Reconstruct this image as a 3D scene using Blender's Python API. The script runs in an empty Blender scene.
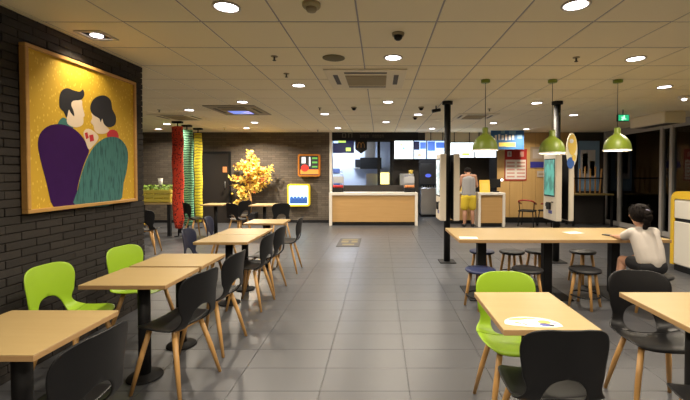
import bpy, bmesh, math, random
from mathutils import Vector, Matrix
random.seed(7)
S = bpy.context.scene
COL = S.collection
PI = math.pi

# ---------------------------------------------------------------- camera, world, exposure
F, U0, V0, HC, CEIL = 380.0, 379.5, 172.0, 1.47, 2.617
CC = CEIL - HC
cam_d = bpy.data.cameras.new('camera')
cam = bpy.data.objects.new('camera', cam_d)
COL.objects.link(cam)
cam.location = (0, 0, HC)
PITCH = math.atan(8 / F)
cam.rotation_euler = (PI / 2 - PITCH, 0, 0)
cam_d.sensor_width = 36
cam_d.lens = F / 690 * 36
cam_d.shift_x = -(U0 - 345) / 690
cam_d.shift_y = -(200 - (V0 + 8)) / 690
cam_d.clip_start = 0.02
S.camera = cam

W = bpy.data.worlds.new('night')
S.world = W
W.use_nodes = True
W.node_tree.nodes['Background'].inputs[0].default_value = (0.05, 0.06, 0.09, 1)
W.node_tree.nodes['Background'].inputs[1].default_value = 0.04
S.view_settings.view_transform = 'Standard'
S.view_settings.look = 'None'
S.view_settings.gamma = 1
S.view_settings.exposure = 0.34
S.view_settings.use_curve_mapping = False
LAMP_COL = (1.0, 0.875, 0.70)
LAMP_W = 23.0

# pixel -> place helpers (depth always from the surface the thing touches)
def on_ceiling(u, v):
    Y = F * CC / (V0 - v)
    return ((u - U0) * Y / F, Y)
def at_depth(u, v, Y):
    return ((u - U0) * Y / F, Y, HC - (v - V0) * Y / F)

# ---------------------------------------------------------------- materials
MATS = {}
def mat(name, col, rough=0.5, metal=0.0, emit=None, estr=1.0, var=0.0, bump=0.0, scale=30.0, spec=0.5, coat=0.0):
    m = bpy.data.materials.new(name)
    m.use_nodes = True
    nt = m.node_tree
    b = nt.nodes['Principled BSDF']
    b.inputs['Base Color'].default_value = (*col, 1)
    b.inputs['Roughness'].default_value = rough
    b.inputs['Metallic'].default_value = metal
    b.inputs['Specular IOR Level'].default_value = spec
    if coat:
        b.inputs['Coat Weight'].default_value = coat
    if emit:
        b.inputs['Emission Color'].default_value = (*emit, 1)
        b.inputs['Emission Strength'].default_value = estr
    if var or bump:
        tc = nt.nodes.new('ShaderNodeTexCoord')
        n = nt.nodes.new('ShaderNodeTexNoise')
        n.inputs['Scale'].default_value = scale
        n.inputs['Detail'].default_value = 5
        nt.links.new(tc.outputs['Object'], n.inputs['Vector'])
        if var:
            mx = nt.nodes.new('ShaderNodeMix'); mx.data_type = 'RGBA'
            mx.inputs[6].default_value = (*[c * (1 - var) for c in col], 1)
            mx.inputs[7].default_value = (*[min(1, c * (1 + var)) for c in col], 1)
            nt.links.new(n.outputs['Fac'], mx.inputs[0])
            nt.links.new(mx.outputs[2], b.inputs['Base Color'])
        if bump:
            bp = nt.nodes.new('ShaderNodeBump')
            bp.inputs['Strength'].default_value = bump
            bp.inputs['Distance'].default_value = 0.004
            nt.links.new(n.outputs['Fac'], bp.inputs['Height'])
            nt.links.new(bp.outputs['Normal'], b.inputs['Normal'])
    MATS[name] = m
    return m

def mat_random(name, c1, c2, rough, bump=0.3, scale=25, spec=0.5, rvar=0.0):
    """colour varies from piece to piece (Object Info random) plus fine grain"""
    m = mat(name, c1, rough, spec=spec)
    nt = m.node_tree; b = nt.nodes['Principled BSDF']
    oi = nt.nodes.new('ShaderNodeObjectInfo')
    tc = nt.nodes.new('ShaderNodeTexCoord')
    n = nt.nodes.new('ShaderNodeTexNoise'); n.inputs['Scale'].default_value = scale; n.inputs['Detail'].default_value = 6
    geo = nt.nodes.new('ShaderNodeNewGeometry')
    nt.links.new(geo.outputs['Position'], n.inputs['Vector'])
    ad = nt.nodes.new('ShaderNodeMath'); ad.operation = 'MULTIPLY_ADD'
    ad.inputs[1].default_value = 0.55
    nt.links.new(oi.outputs['Random'], ad.inputs[0])
    ml = nt.nodes.new('ShaderNodeMath'); ml.operation = 'MULTIPLY'; ml.inputs[1].default_value = 0.45
    nt.links.new(n.outputs['Fac'], ml.inputs[0]); nt.links.new(ml.outputs[0], ad.inputs[2])
    mx = nt.nodes.new('ShaderNodeMix'); mx.data_type = 'RGBA'
    mx.inputs[6].default_value = (*c1, 1); mx.inputs[7].default_value = (*c2, 1)
    nt.links.new(ad.outputs[0], mx.inputs[0]); nt.links.new(mx.outputs[2], b.inputs['Base Color'])
    if rvar:
        ma = nt.nodes.new('ShaderNodeMath'); ma.operation = 'MULTIPLY_ADD'
        ma.inputs[1].default_value = rvar; ma.inputs[2].default_value = rough - rvar / 2
        nt.links.new(n.outputs['Fac'], ma.inputs[0]); nt.links.new(ma.outputs[0], b.inputs['Roughness'])
    if bump:
        bp = nt.nodes.new('ShaderNodeBump'); bp.inputs['Strength'].default_value = bump; bp.inputs['Distance'].default_value = 0.004
        nt.links.new(n.outputs['Fac'], bp.inputs['Height']); nt.links.new(bp.outputs['Normal'], b.inputs['Normal'])
    return m

def mat_wood(name, c1, c2, rough=0.4, stretch=(3, 40, 40)):
    m = mat(name, c1, rough)
    nt = m.node_tree; b = nt.nodes['Principled BSDF']
    tc = nt.nodes.new('ShaderNodeTexCoord'); mp = nt.nodes.new('ShaderNodeMapping')
    mp.inputs['Scale'].default_value = stretch
    n = nt.nodes.new('ShaderNodeTexNoise'); n.inputs['Scale'].default_value = 1.0; n.inputs['Detail'].default_value = 6; n.inputs['Distortion'].default_value = 0.6
    mx = nt.nodes.new('ShaderNodeMix'); mx.data_type = 'RGBA'
    mx.inputs[6].default_value = (*c1, 1); mx.inputs[7].default_value = (*c2, 1)
    nt.links.new(tc.outputs['Object'], mp.inputs[0]); nt.links.new(mp.outputs[0], n.inputs['Vector'])
    nt.links.new(n.outputs['Fac'], mx.inputs[0]); nt.links.new(mx.outputs[2], b.inputs['Base Color'])
    return m

def mat_pattern(name, base, mark, kind, scale, thresh=0.5, rough=0.8, stretch=(1, 1, 1), emit=0):
    """printed cloth / print: two colours split by a procedural pattern"""
    m = mat(name, base, rough)
    nt = m.node_tree; b = nt.nodes['Principled BSDF']
    tc = nt.nodes.new('ShaderNodeTexCoord'); mp = nt.nodes.new('ShaderNodeMapping'); mp.inputs['Scale'].default_value = stretch
    nt.links.new(tc.outputs['Object'], mp.inputs[0])
    if kind == 'voronoi':
        t = nt.nodes.new('ShaderNodeTexVoronoi'); t.inputs['Scale'].default_value = scale; out = t.outputs['Distance']
    elif kind == 'wave':
        t = nt.nodes.new('ShaderNodeTexWave'); t.inputs['Scale'].default_value = scale; t.inputs['Distortion'].default_value = 4; out = t.outputs['Fac']
        t.bands_direction = 'Z'
    else:
        t = nt.nodes.new('ShaderNodeTexNoise'); t.inputs['Scale'].default_value = scale; t.inputs['Detail'].default_value = 2; out = t.outputs['Fac']
    nt.links.new(mp.outputs[0], t.inputs['Vector'])
    r = nt.nodes.new('ShaderNodeValToRGB')
    r.color_ramp.elements[0].position = thresh - 0.04; r.color_ramp.elements[0].color = (*mark, 1)
    r.color_ramp.elements[1].position = thresh + 0.04; r.color_ramp.elements[1].color = (*base, 1)
    nt.links.new(out, r.inputs[0]); nt.links.new(r.outputs[0], b.inputs['Base Color'])
    if emit:
        nt.links.new(r.outputs[0], b.inputs['Emission Color']); b.inputs['Emission Strength'].default_value = emit
    return m

def mat_brickwall(name):
    m = mat(name, (0.05, 0.04, 0.03), 0.85)
    nt = m.node_tree; b = nt.nodes['Principled BSDF']
    tc = nt.nodes.new('ShaderNodeTexCoord'); mp = nt.nodes.new('ShaderNodeMapping')
    mp.inputs['Rotation'].default_value = (PI / 2, 0, 0)
    br = nt.nodes.new('ShaderNodeTexBrick')
    br.inputs['Color1'].default_value = (0.130, 0.105, 0.078, 1)
    br.inputs['Color2'].default_value = (0.085, 0.068, 0.052, 1)
    br.inputs['Mortar'].default_value = (0.045, 0.037, 0.030, 1)
    br.inputs['Scale'].default_value = 1
    br.inputs['Brick Width'].default_value = 0.24; br.inputs['Row Height'].default_value = 0.061
    br.inputs['Mortar Size'].default_value = 0.004
    nt.links.new(tc.outputs['Object'], mp.inputs[0]); nt.links.new(mp.outputs[0], br.inputs['Vector'])
    nt.links.new(br.outputs['Color'], b.inputs['Base Color'])
    bp = nt.nodes.new('ShaderNodeBump'); bp.inputs['Strength'].default_value = 0.6; bp.inputs['Distance'].default_value = 0.01; bp.invert = True
    nt.links.new(br.outputs['Fac'], bp.inputs['Height']); nt.links.new(bp.outputs['Normal'], b.inputs['Normal'])
    return m

def mat_glass(name, tint=(0.55, 0.58, 0.6), refl=0.12):
    m = bpy.data.materials.new(name); m.use_nodes = True
    nt = m.node_tree; nt.nodes.clear()
    o = nt.nodes.new('ShaderNodeOutputMaterial'); tr = nt.nodes.new('ShaderNodeBsdfTransparent'); tr.inputs[0].default_value = (*tint, 1)
    gl = nt.nodes.new('ShaderNodeBsdfGlossy'); gl.inputs['Roughness'].default_value = 0.02
    fr = nt.nodes.new('ShaderNodeFresnel'); fr.inputs[0].default_value = 1.45
    mx = nt.nodes.new('ShaderNodeMixShader')
    nt.links.new(fr.outputs[0], mx.inputs[0]); nt.links.new(tr.outputs[0], mx.inputs[1]); nt.links.new(gl.outputs[0], mx.inputs[2])
    nt.links.new(mx.outputs[0], o.inputs[0])
    return m

M_tile = mat_random('floor_tile_grey', (0.057, 0.059, 0.066), (0.077, 0.079, 0.086), 0.36, bump=0.05, scale=9, spec=0.55, rvar=0.10)
M_grout = mat('grout', (0.058, 0.058, 0.062), 0.45)
M_ctile = mat_random('ceiling_tile_white', (0.90, 0.80, 0.575), (0.93, 0.83, 0.61), 0.9, bump=0.15, scale=120)
M_grid = mat('ceiling_grid', (0.36, 0.33, 0.34), 0.6)
M_brick = mat_random('dark_brick', (0.018, 0.015, 0.0135), (0.036, 0.0295, 0.025), 0.85, bump=0.8, scale=35)
M_mortar = mat('mortar', (0.022, 0.0185, 0.016), 0.95)
M_brickwall = mat_brickwall('dark_brick_far')
M_plaster = mat('wall_plaster', (0.30, 0.25, 0.19), 0.8)
M_darkwall = mat('dark_wall', (0.030, 0.025, 0.022), 0.6, var=0.3)
M_top = mat_wood('birch_laminate', (0.360, 0.254, 0.108), (0.415, 0.303, 0.138), 0.40, (2.5, 30, 30))
M_edge = mat_wood('birch_edge', (0.36, 0.21, 0.09), (0.46, 0.29, 0.13), 0.45)
M_leg = mat_wood('oak_leg', (0.46, 0.245, 0.075), (0.56, 0.32, 0.11), 0.4, (30, 30, 3))
M_blackmetal = mat('black_metal', (0.008, 0.008, 0.009), 0.6, spec=.3)
M_black = mat('black_plastic', (0.007, 0.007, 0.008), 0.42, bump=0.02, scale=200, spec=0.32)
M_navy = mat('navy_plastic', (0.012, 0.016, 0.040), 0.42, spec=.35)
M_green = mat('lime_plastic', (0.29, 0.47, 0.022), 0.38)
M_yellow = mat('yellow_plastic', (0.80, 0.52, 0.02), 0.4)
M_seatblack = mat('black_vinyl', (0.014, 0.014, 0.016), 0.5)
M_seatnavy = mat('navy_vinyl', (0.022, 0.032, 0.10), 0.5)
M_white = mat('white_laminate', (0.74, 0.70, 0.63), 0.4)
M_cream = mat('cream_shell', (0.66, 0.60, 0.50), 0.4)
M_lamp = mat('olive_enamel', (0.20, 0.27, 0.025), 0.42)
M_lampin = mat('shade_inside', (0.85, 0.84, 0.80), 0.5)
M_emit = mat('lamp_lens', (0.9, 0.9, 0.9), 0.4, emit=(1.0, 0.93, 1.0), estr=9)
M_trim = mat('trim_ring', (0.55, 0.50, 0.42), 0.4)
M_steel = mat('steel', (0.55, 0.55, 0.55), 0.3, metal=0.9)
M_alu = mat('window_metal', (0.42, 0.40, 0.38), 0.45)
M_glass = mat_glass('window_glass')
M_panel = mat_wood('oak_panel', (0.52, 0.32, 0.115), (0.62, 0.40, 0.16), 0.45, (12, 12, 1.2))
M_counterwood = mat_wood('oak_counter', (0.46, 0.27, 0.10), (0.56, 0.35, 0.145), 0.4, (1.5, 20, 20))
M_skin = mat('skin', (0.48, 0.26, 0.17), 0.5)
M_skin2 = mat('skin_tan', (0.42, 0.22, 0.14), 0.5)
M_hair = mat('dark_hair', (0.010, 0.007, 0.006), 0.8, bump=1.0, scale=90, spec=.15)
M_paper = mat('paper', (0.85, 0.84, 0.82), 0.6)

# ---------------------------------------------------------------- mesh helpers
class MB:
    def __init__(s): s.v = []; s.f = []; s.sm = []
    def add(s, vs, fs, smooth=False):
        o = len(s.v); s.v += [tuple(p) for p in vs]
        for f in fs: s.f.append([i + o for i in f]); s.sm.append(smooth)
        return s
    def box(s, x0, x1, y0, y1, z0, z1, mtx=None):
        vs = [Vector((x, y, z)) for z in (z0, z1) for (x, y) in ((x0, y0), (x1, y0), (x1, y1), (x0, y1))]
        if mtx: vs = [mtx @ p for p in vs]
        return s.add(vs, [(3, 2, 1, 0), (4, 5, 6, 7), (0, 1, 5, 4), (1, 2, 6, 5), (2, 3, 7, 6), (3, 0, 4, 7)])
    def rbox(s, x0, x1, y0, y1, z0, z1, r=0.01, seg=2, mtx=None):
        bm = bmesh.new(); bmesh.ops.create_cube(bm, size=1)
        for v in bm.verts:
            v.co = Vector(((x0 + x1) / 2 + v.co.x * (x1 - x0), (y0 + y1) / 2 + v.co.y * (y1 - y0), (z0 + z1) / 2 + v.co.z * (z1 - z0)))
        bmesh.ops.bevel(bm, geom=bm.edges[:], offset=r, segments=seg, affect='EDGES', profile=0.5)
        bm.verts.index_update()
        vs = [(mtx @ v.co if mtx else v.co.copy()) for v in bm.verts]; fs = [[v.index for v in f.verts] for f in bm.faces]
        bm.free(); return s.add(vs, fs)
    def tube(s, pts, rads, n=10, cap=True):
        pts = [Vector(p) for p in pts]
        if not hasattr(rads, '__len__'): rads = [rads] * len(pts)
        rings = []; up = None
        for i, p in enumerate(pts):
            d = (pts[min(i + 1, len(pts) - 1)] - pts[max(i - 1, 0)]).normalized()
            if up is None: up = Vector((0, 0, 1)) if abs(d.z) < 0.9 else Vector((1, 0, 0))
            a = d.cross(up).normalized(); b = a.cross(d).normalized(); up = b
            rings.append([p + a * math.cos(2 * PI * k / n) * rads[i] + b * math.sin(2 * PI * k / n) * rads[i] for k in range(n)])
        vs = [q for r in rings for q in r]; fs = []
        for i in range(len(pts) - 1):
            for k in range(n):
                fs.append((i * n + k, i * n + (k + 1) % n, (i + 1) * n + (k + 1) % n, (i + 1) * n + k))
        s.add(vs, fs, True)
        if cap:
            s.add(rings[0], [tuple(range(n))]); s.add(rings[-1], [tuple(reversed(range(n)))])
        return s
    def lathe(s, prof, c=(0, 0, 0), n=24, smooth=True):
        vs = []; fs = []
        for (r, z) in prof:
            for k in range(n):
                vs.append((c[0] + r * math.cos(2 * PI * k / n), c[1] + r * math.sin(2 * PI * k / n), c[2] + z))
        for i in range(len(prof) - 1):
            for k in range(n):
                fs.append((i * n + k, i * n + (k + 1) % n, (i + 1) * n + (k + 1) % n, (i + 1) * n + k))
        return s.add(vs, fs, smooth)
    def prism(s, pts, fn, d0, d1):
        """polygon pts (a,b) pushed through fn(a,b,d) from d0 to d1"""
        n = len(pts)
        vs = [fn(a, b, d0) for a, b in pts] + [fn(a, b, d1) for a, b in pts]
        fs = [tuple(range(n - 1, -1, -1)), tuple(range(n, 2 * n))] + [(i, (i + 1) % n, (i + 1) % n + n, i + n) for i in range(n)]
        return s.add(vs, fs)
    def mesh(s, name, m):
        me = bpy.data.meshes.new(name)
        me.from_pydata(s.v, [], s.f)
        me.polygons.foreach_set('use_smooth', s.sm)
        bm = bmesh.new(); bm.from_mesh(me)
        bmesh.ops.remove_doubles(bm, verts=bm.verts, dist=1e-5)
        bmesh.ops.recalc_face_normals(bm, faces=bm.faces); bm.to_mesh(me); bm.free()
        if m: me.materials.append(m)
        return me
    def build(s, name, m, parent=None):
        o = bpy.data.objects.new(name, s.mesh(name, m)); COL.objects.link(o)
        if parent: o.parent = parent
        return o

def tag(o, label, cat=None, group=None, kind=None):
    if label: o['label'] = label
    if cat: o['category'] = cat
    if group: o['group'] = group
    if kind: o['kind'] = kind
    return o
def thing(name, label, cat, loc=(0, 0, 0), rz=0, group=None):
    o = bpy.data.objects.new(name, None); COL.objects.link(o)
    o.empty_display_size = 0.1
    o.location = loc; o.rotation_euler = (0, 0, rz)
    return tag(o, label, cat, group)
def struct(name, mb, m, label=None):
    o = mb.build(name, m); o['kind'] = 'structure'
    if label: o['label'] = label
    return o
def dup(root, loc, rz, label=None, group=None):
    def cp(o, par):
        c = o.copy(); COL.objects.link(c); c.parent = par
        for ch in list(o.children): cp(ch, c)
        return c
    r = cp(root, None); r.location = loc; r.rotation_euler = (0, 0, rz)
    if label: r['label'] = label
    if group: r['group'] = group
    return r
def linkmesh(name, me, parent, loc=(0, 0, 0), scale=(1, 1, 1)):
    o = bpy.data.objects.new(name, me); COL.objects.link(o); o.parent = parent; o.location = loc; o.scale = scale
    return o

# ================================================================= STRUCTURE
XL, XR, YB, YF = -8.0, 6.5, 11.0, -3.0
WX = -2.6          # brick wall plane
WY = 4.19          # where it ends
floor = struct('floor', MB().box(XL - .2, XR + .2, YF - .2, 14.4, -0.12, -0.008), M_grout, 'grey rectangular ceramic floor tiles with thin joints')
# floor tiles 600 x 300, joints at X = .2 + .6k, Y = 2.52 + .3k
tile_me = MB().rbox(-.2983, .2983, -.1483, .1483, -.008, 0, .001, 1).mesh('tile', M_tile)
cells = []
for i in range(-14, 12):
    for j in range(-18, 40):
        x = .2 + .6 * i + .3; y = 2.52 + .3 * j + .15
        if not (XL < x - .3 and x + .3 < XR + .2 and YF < y - .15 and y + .15 < 14.3): continue
        if y < WY and x + .3 < WX: continue
        vis = 0
        if y - .15 > 1.9:
            u = U0 + F * x / y
            if -40 < u < 730 and not (x < WX * y / WY): vis = 1 / y ** 2
            if u > 440 and y < 2.4: vis = 0
        cells.append((vis, x, y))
cells.sort(key=lambda c: -c[0])
rest = MB()
for k, (vis, x, y) in enumerate(cells):
    if k < 300 and vis > 0: linkmesh('tile', tile_me, floor, (x, y, 0))
    else: rest.box(x - .2978, x + .2978, y - .1478, y + .1478, -.008, 0)
tag(rest.build('tile_field', M_tile, floor), None, kind='stuff')

ceiling = struct('ceiling', MB().box(XL - .2, XR + .2, YF - .2, 14.4, CEIL + .004, CEIL + .15), M_grid, 'beige mineral fibre tiles in a thin metal grid')
ct_me = MB().rbox(-.2935, .2935, -.2895, .2895, -.0, .012, .003, 1).mesh('ceiling_tile', M_ctile)
cells = []
for i in range(-14, 12):
    for j in range(-10, 20):
        x = .437 + .6 * i + .3; y = 2.93 + .6 * j + .3
        if not (XL < x - .3 and x + .3 < XR + .25 and YF < y - .3 and y + .3 < 14.4): continue
        vis = 0
        if 2.3 < y < 11 and y > .4:
            u = U0 + F * x / y
            if -40 < u < 730 and (y > WY or x > WX - .3) and not (x < WX * y / WY - .3): vis = 1 / y ** 2
        cells.append((vis, x, y))
cells.sort(key=lambda c: -c[0])
rest = MB()
for k, (vis, x, y) in enumerate(cells):
    if k < 300 and vis > 0: linkmesh('ceiling_tile', ct_me, ceiling, (x, y, CEIL))
    else: rest.box(x - .2945, x + .2945, y - .2945, y + .2945, CEIL, CEIL + .012)
tag(rest.build('ceiling_tile_field', M_ctile, ceiling), None, kind='stuff')

# left brick wall: real bricks proud of a recessed mortar bed
wl = struct('wall_left', MB().box(WX - .4, WX - .014, YF, WY - .01, 0, CEIL + .003), M_mortar, 'dark brown brick wall carrying the framed picture')
BL, BH, J = .234, .0548, .006
brick_me = MB().rbox(-.02, 0, 0, BL, 0, BH, .003, 1).mesh('brick', M_brick)
PY0, PY1, PZ0, PZ1 = 2.745, 3.995, 1.165, 2.405      # picture frame on the wall
rest = MB()
rows = int(CEIL / (BH + J))
for r in range(rows):
    z = .002 + r * (CEIL / rows); off = (BL + J) / 2 if r % 2 else 0
    y1 = WY
    first = True
    while y1 > YF:
        L = BL if not (first and off) else BL / 2 - J / 2
        first = False
        y0 = y1 - L
        pr = random.uniform(-.004, .003)
        behind = (y0 > PY0 + .02 and y1 < PY1 - .02 and z > PZ0 + .02 and z + BH < PZ1 - .02)
        if y1 > 2.42 and not behind:
            linkmesh('brick', brick_me, wl, (WX + pr, y0, z), (1, L / BL, 1))
        else:
            rest.box(WX - .02, WX + pr, y0, y1, z, z + BH)
        y1 = y0 - J
tag(rest.build('brick_field', M_brick, wl), None, kind='stuff')
struct('wall_partition', MB().box(XL, WX - .4, WY - .2, WY - .01, 0, CEIL + .003), M_darkwall, 'dark partition wall of the side room')
struct('wall_left_far', MB().box(XL - .15, XL, WY - .2, 11.2, 0, CEIL + .003), M_darkwall, 'dark far wall of the side room')
struct('wall_rear', MB().box(WX - .4, XR + .2, YF - .15, YF, 0, CEIL + .003), M_plaster, 'plain beige wall across the rear end')
struct('wall_back', MB().box(XL, -1.44, YB, YB + .2, 0, CEIL + .003), M_brickwall, 'dark brick wall beside the serving counter')
struct('baseboard_back', MB().box(XL, -1.46, YB - .02, YB, 0, .08), M_blackmetal, 'black baseboard under the brick wall')
# door in the back wall (far left)
dr = struct('door_1', MB().box(-5.35, -4.35, YB - .035, YB, .0, 2.0), mat('dark_door', (0.020, 0.016, 0.014), .45), 'dark service door in the brick wall')
for (a, b_, c, d) in ((-5.41, -5.35, 0, 2.06), (-4.35, -4.29, 0, 2.06), (-5.35, -4.35, 2.0, 2.06)):
    MB().box(a, b_, YB - .05, YB, c, d).build('door_frame', M_blackmetal, dr)
MB().tube([(-4.45, YB - .06, 1.0), (-4.45, YB - .06, 1.2)], .012).build('door_handle', M_steel, dr)
# kitchen shell
M_kwhite = mat('kitchen_white', (0.66, 0.72, 0.84), .5)
struct('wall_kitchen', MB().box(-1.9, .62, 13.9, 14.1, 0, CEIL + .003), M_kwhite, 'bright white tiled wall of the kitchen')
struct('wall_kitchen_left', MB().box(-1.9, -1.8, YB + .2, 13.9, 0, CEIL + .003), M_kwhite, 'white side wall of the kitchen')
struct('wall_kitchen_dark', MB().box(.42, 3.75, 13.0, 13.2, 0, CEIL + .003), M_darkwall, 'dark wall behind the drinks machine')
struct('wall_kitchen_return', MB().box(.42, .62, 13.2, 13.9, 0, CEIL + .003), M_kwhite)
struct('wall_kitchen_right', MB().box(3.75, 3.9, YB + .15, 13.2, 0, CEIL + .003), M_darkwall)
struct('trim_1', MB().box(-1.44, -1.37, YB - .06, YB + .2, 0, CEIL - .01), M_white, 'white vertical trim at the end of the brick wall')
# oak panelled wall right of the kitchen
wr = struct('wall_back_right', MB().box(3.40, 5.62, YB + .012, YB + .16, 0, CEIL + .003), M_darkwall, 'oak panelled wall with posters')
n = 6; w = (5.62 - 3.40) / n
for k in range(n):
    MB().rbox(3.40 + k * w + .004, 3.40 + (k + 1) * w - .004, YB - .008, YB + .012, .16, CEIL - .005, .003, 1).build('panel', M_panel, wr)
struct('baseboard_back_right', MB().box(3.40, 5.62, YB - .015, YB + .012, 0, .155), M_blackmetal, 'black baseboard below the oak panels')
struct('wall_corner', MB().box(5.62, XR + .1, YB + .0, YB + .16, 0, CEIL + .003), M_darkwall, 'dark wall in the corner by the windows')

# window wall on the right (night outside)
mull = [10.95, 10.3, 8.75, 8.45, 6.9, 5.35, 3.8, 2.25, .7, -.85, -2.4]
for k in range(len(mull) - 1):
    y1, y0 = mull[k], mull[k + 1]
    wn = struct('window_%d' % (k + 1), MB().box(XR + .02, XR + .03, y0, y1, .12, CEIL - .16), M_glass, 'tall dark night window pane')
    MB().box(XR - .01, XR + .06, y0, y1, 0, .12).build('sill', M_alu, wn)
    MB().box(XR - .01, XR + .06, y0, y1, CEIL - .16, CEIL).build('head_rail', M_alu, wn)
    MB().box(XR - .03, XR + .08, y1 - .04, y1 + .04, .0, CEIL).build('mullion', M_alu, wn)
struct('ground_outside', MB().box(XR + .21, XR + 9, YF, 14, -.3, -.15), mat('night_paving', (.05, .05, .05), .9), 'dark paving outside the windows')

# ================================================================= CEILING FIXTURES
DL = [(228, 8), (574, 6), (393, 58), (634, 59), (299, 85.5), (663, 87), (243, 102), (388, 102), (325, 114), (418, 114.5),
      (255, 122.5), (386, 122), (247, 128), (338, 128), (432, 128.5), (190, 110), (167.5, 124), (159, 129), (536, 103),
      (573, 115), (493, 123), (526, 129)]
spots = [on_ceiling(u, v) for u, v in DL]
spots += [(-1.06, .25), (.14, 1.45), (1.345, .25), (2.6, 1.45), (3.8, .25), (.14, -1.0), (-1.06, -2.1), (1.35, -2.1), (3.8, -2.1), (5.1, 2.6), (-4.6, 5.2), (-6.5, 6.2)]
dl_root = None
lens_me = None
def downlight(x, y, power=LAMP_W):
    global dl_root
    if dl_root is None:
        t = thing('downlight', 'round recessed downlight glowing in the tiled ceiling', 'ceiling light', (x, y, CEIL), 0, 'recessed downlights')
        MB().lathe([(.078, -.001), (.095, -.001), (.097, -.006), (.092, -.012), (.078, -.010), (.078, -.001)], n=24).build('trim_ring', M_trim, t)
        MB().lathe([(.0001, -.005), (.078, -.005), (.078, -.002), (.0001, -.002)], n=24, smooth=False).build('lens', M_emit, t)
        dl_root = t
    else:
        t = dup(dl_root, (x, y, CEIL), 0)
        for c in list(t.children):
            if c.type == 'LIGHT': bpy.data.objects.remove(c)
    ld = bpy.data.lights.new('downlight_bulb', 'AREA'); ld.shape = 'DISK'; ld.size = .14
    ld.energy = power; ld.color = LAMP_COL; ld.spread = math.radians(150)
    lo = bpy.data.objects.new('bulb', ld); COL.objects.link(lo); lo.parent = t; lo.location = (0, 0, -.014)
    return t
DLAB = {0: 'round recessed downlight beside the smoke detector', 1: 'round recessed downlight above the tables with the paper mat', 2: 'round recessed downlight between the black dome camera and the air conditioner',
        4: 'round recessed downlight by the central air conditioner and two sprinklers', 12: 'round recessed downlight in front of the golden tree', 13: 'round recessed downlight over the brick wall end of the serving counter',
        16: 'round recessed downlight in front of the red banner', 21: 'round recessed downlight over the blue hanging banner', 18: 'round recessed downlight between two pendant canopies, beyond the long table', 15: 'round recessed downlight beside the blue lit air conditioner'}
for k, (x, y) in enumerate(spots):
    t = downlight(x, y, LAMP_W * (4.5 if k == 12 else .6 if k == 1 else 1.0))
    t['label'] = DLAB.get(k, 'round recessed downlight glowing in the tiled ceiling')

# gimbal spotlight washing the picture
gx, gy = on_ceiling(99, 36)
t = thing('gimbal_spotlight', 'square gimbal spotlight in the ceiling beside the picture', 'ceiling light', (gx, gy, CEIL))
f = MB()
for (a, b_, c, d) in ((-.11, .11, -.11, -.085), (-.11, .11, .085, .11), (-.11, -.085, -.085, .085), (.085, .11, -.085, .085)):
    f.box(a, b_, c, d, -.012, -.0005)
f.build('frame', M_trim, t)
MB().box(-.085, .085, -.085, .085, -.002, -.0005).build('housing', M_blackmetal, t)
MB().lathe([(.0001, -.010), (.045, -.010), (.045, -.003), (.0001, -.003)], n=20, smooth=False).build('lens', M_emit, t)
ld = bpy.data.lights.new('picture_spot', 'SPOT'); ld.energy = 36; ld.color = (1, .84, .6); ld.spot_size = math.radians(105); ld.spot_blend = .9; ld.shadow_soft_size = .04
lo = bpy.data.objects.new('bulb', ld); COL.objects.link(lo); lo.parent = t; lo.location = (0, 0, -.02)
lo.rotation_euler = (Vector((WX - gx, .1, -.75))).to_track_quat('-Z', 'Y').to_euler()

# cassette air conditioners
M_cass = mat('cassette_white', (0.80, 0.71, 0.52), .6)
M_dkcass = mat('cassette_dark', (0.34, 0.29, 0.22), .6)
M_slat = mat('cassette_slat', (0.44, 0.35, 0.20), .6)
M_slot = mat('cassette_slot', (0.06, 0.05, 0.04), .6)
M_grille = mat('cassette_grille', (0.34, 0.28, 0.17), .6)
def cassette(x0, x1, y0, y1, label, blue=False):
    cx, cy = (x0 + x1) / 2, (y0 + y1) / 2; hx, hy = (x1 - x0) / 2, (y1 - y0) / 2
    t = thing('air_conditioner', label, 'air conditioner', (cx, cy, CEIL))
    MB().rbox(-hx, hx, -hy, hy, -.016, -.0005, .007, 2).build('cover', M_cass if not blue else M_dkcass, t)
    g = MB().rbox(-hx * .52, hx * .52, -hy * .5, hy * .55, -.024, -.012, .005, 1).build('grille', M_grille, t)
    for k in range(7):
        y = -hy * .45 + k * hy * .15
        MB().box(-hx * .5, hx * .5, y, y + .012, -.028, -.0235).build('slat', M_slat, g)
    for (a, b_, c, d) in ((-.52, .52, -.80, -.66), (-.52, .52, .68, .80), (-.82, -.70, -.55, .45), (.70, .82, -.55, .45)):
        MB().box(hx * a, hx * b_, hy * c, hy * d, -.0175, -.010).build('air_slot', M_slot, t)
    if blue:
        MB().box(-hx * .42, hx * .42, -hy * .15, hy * .5, -.033, -.0275).build('lit_panel', mat('blue_reflection', (.2, .3, .8), .4, emit=(.16, .28, .9), estr=.75), t)  # blue light reflected by the cover, put in as an emissive sheet
    return t
cassette(-.63, .31, 4.24, 5.2, 'large beige cassette air conditioner set over the central aisle')
x0, y0 = on_ceiling(452, 119); x1, _ = on_ceiling(482, 119)
cassette(1.55, 2.35, 7.45, 8.25, 'beige cassette air conditioner near the black kiosk pole')
cassette(-3.05, -2.15, 6.55, 7.6, 'cassette air conditioner with a blue reflection put in as a glowing panel', True)
cassette(-4.6, -3.7, 7.5, 8.4, 'plain cassette air conditioner over the patterned banners')

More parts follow.
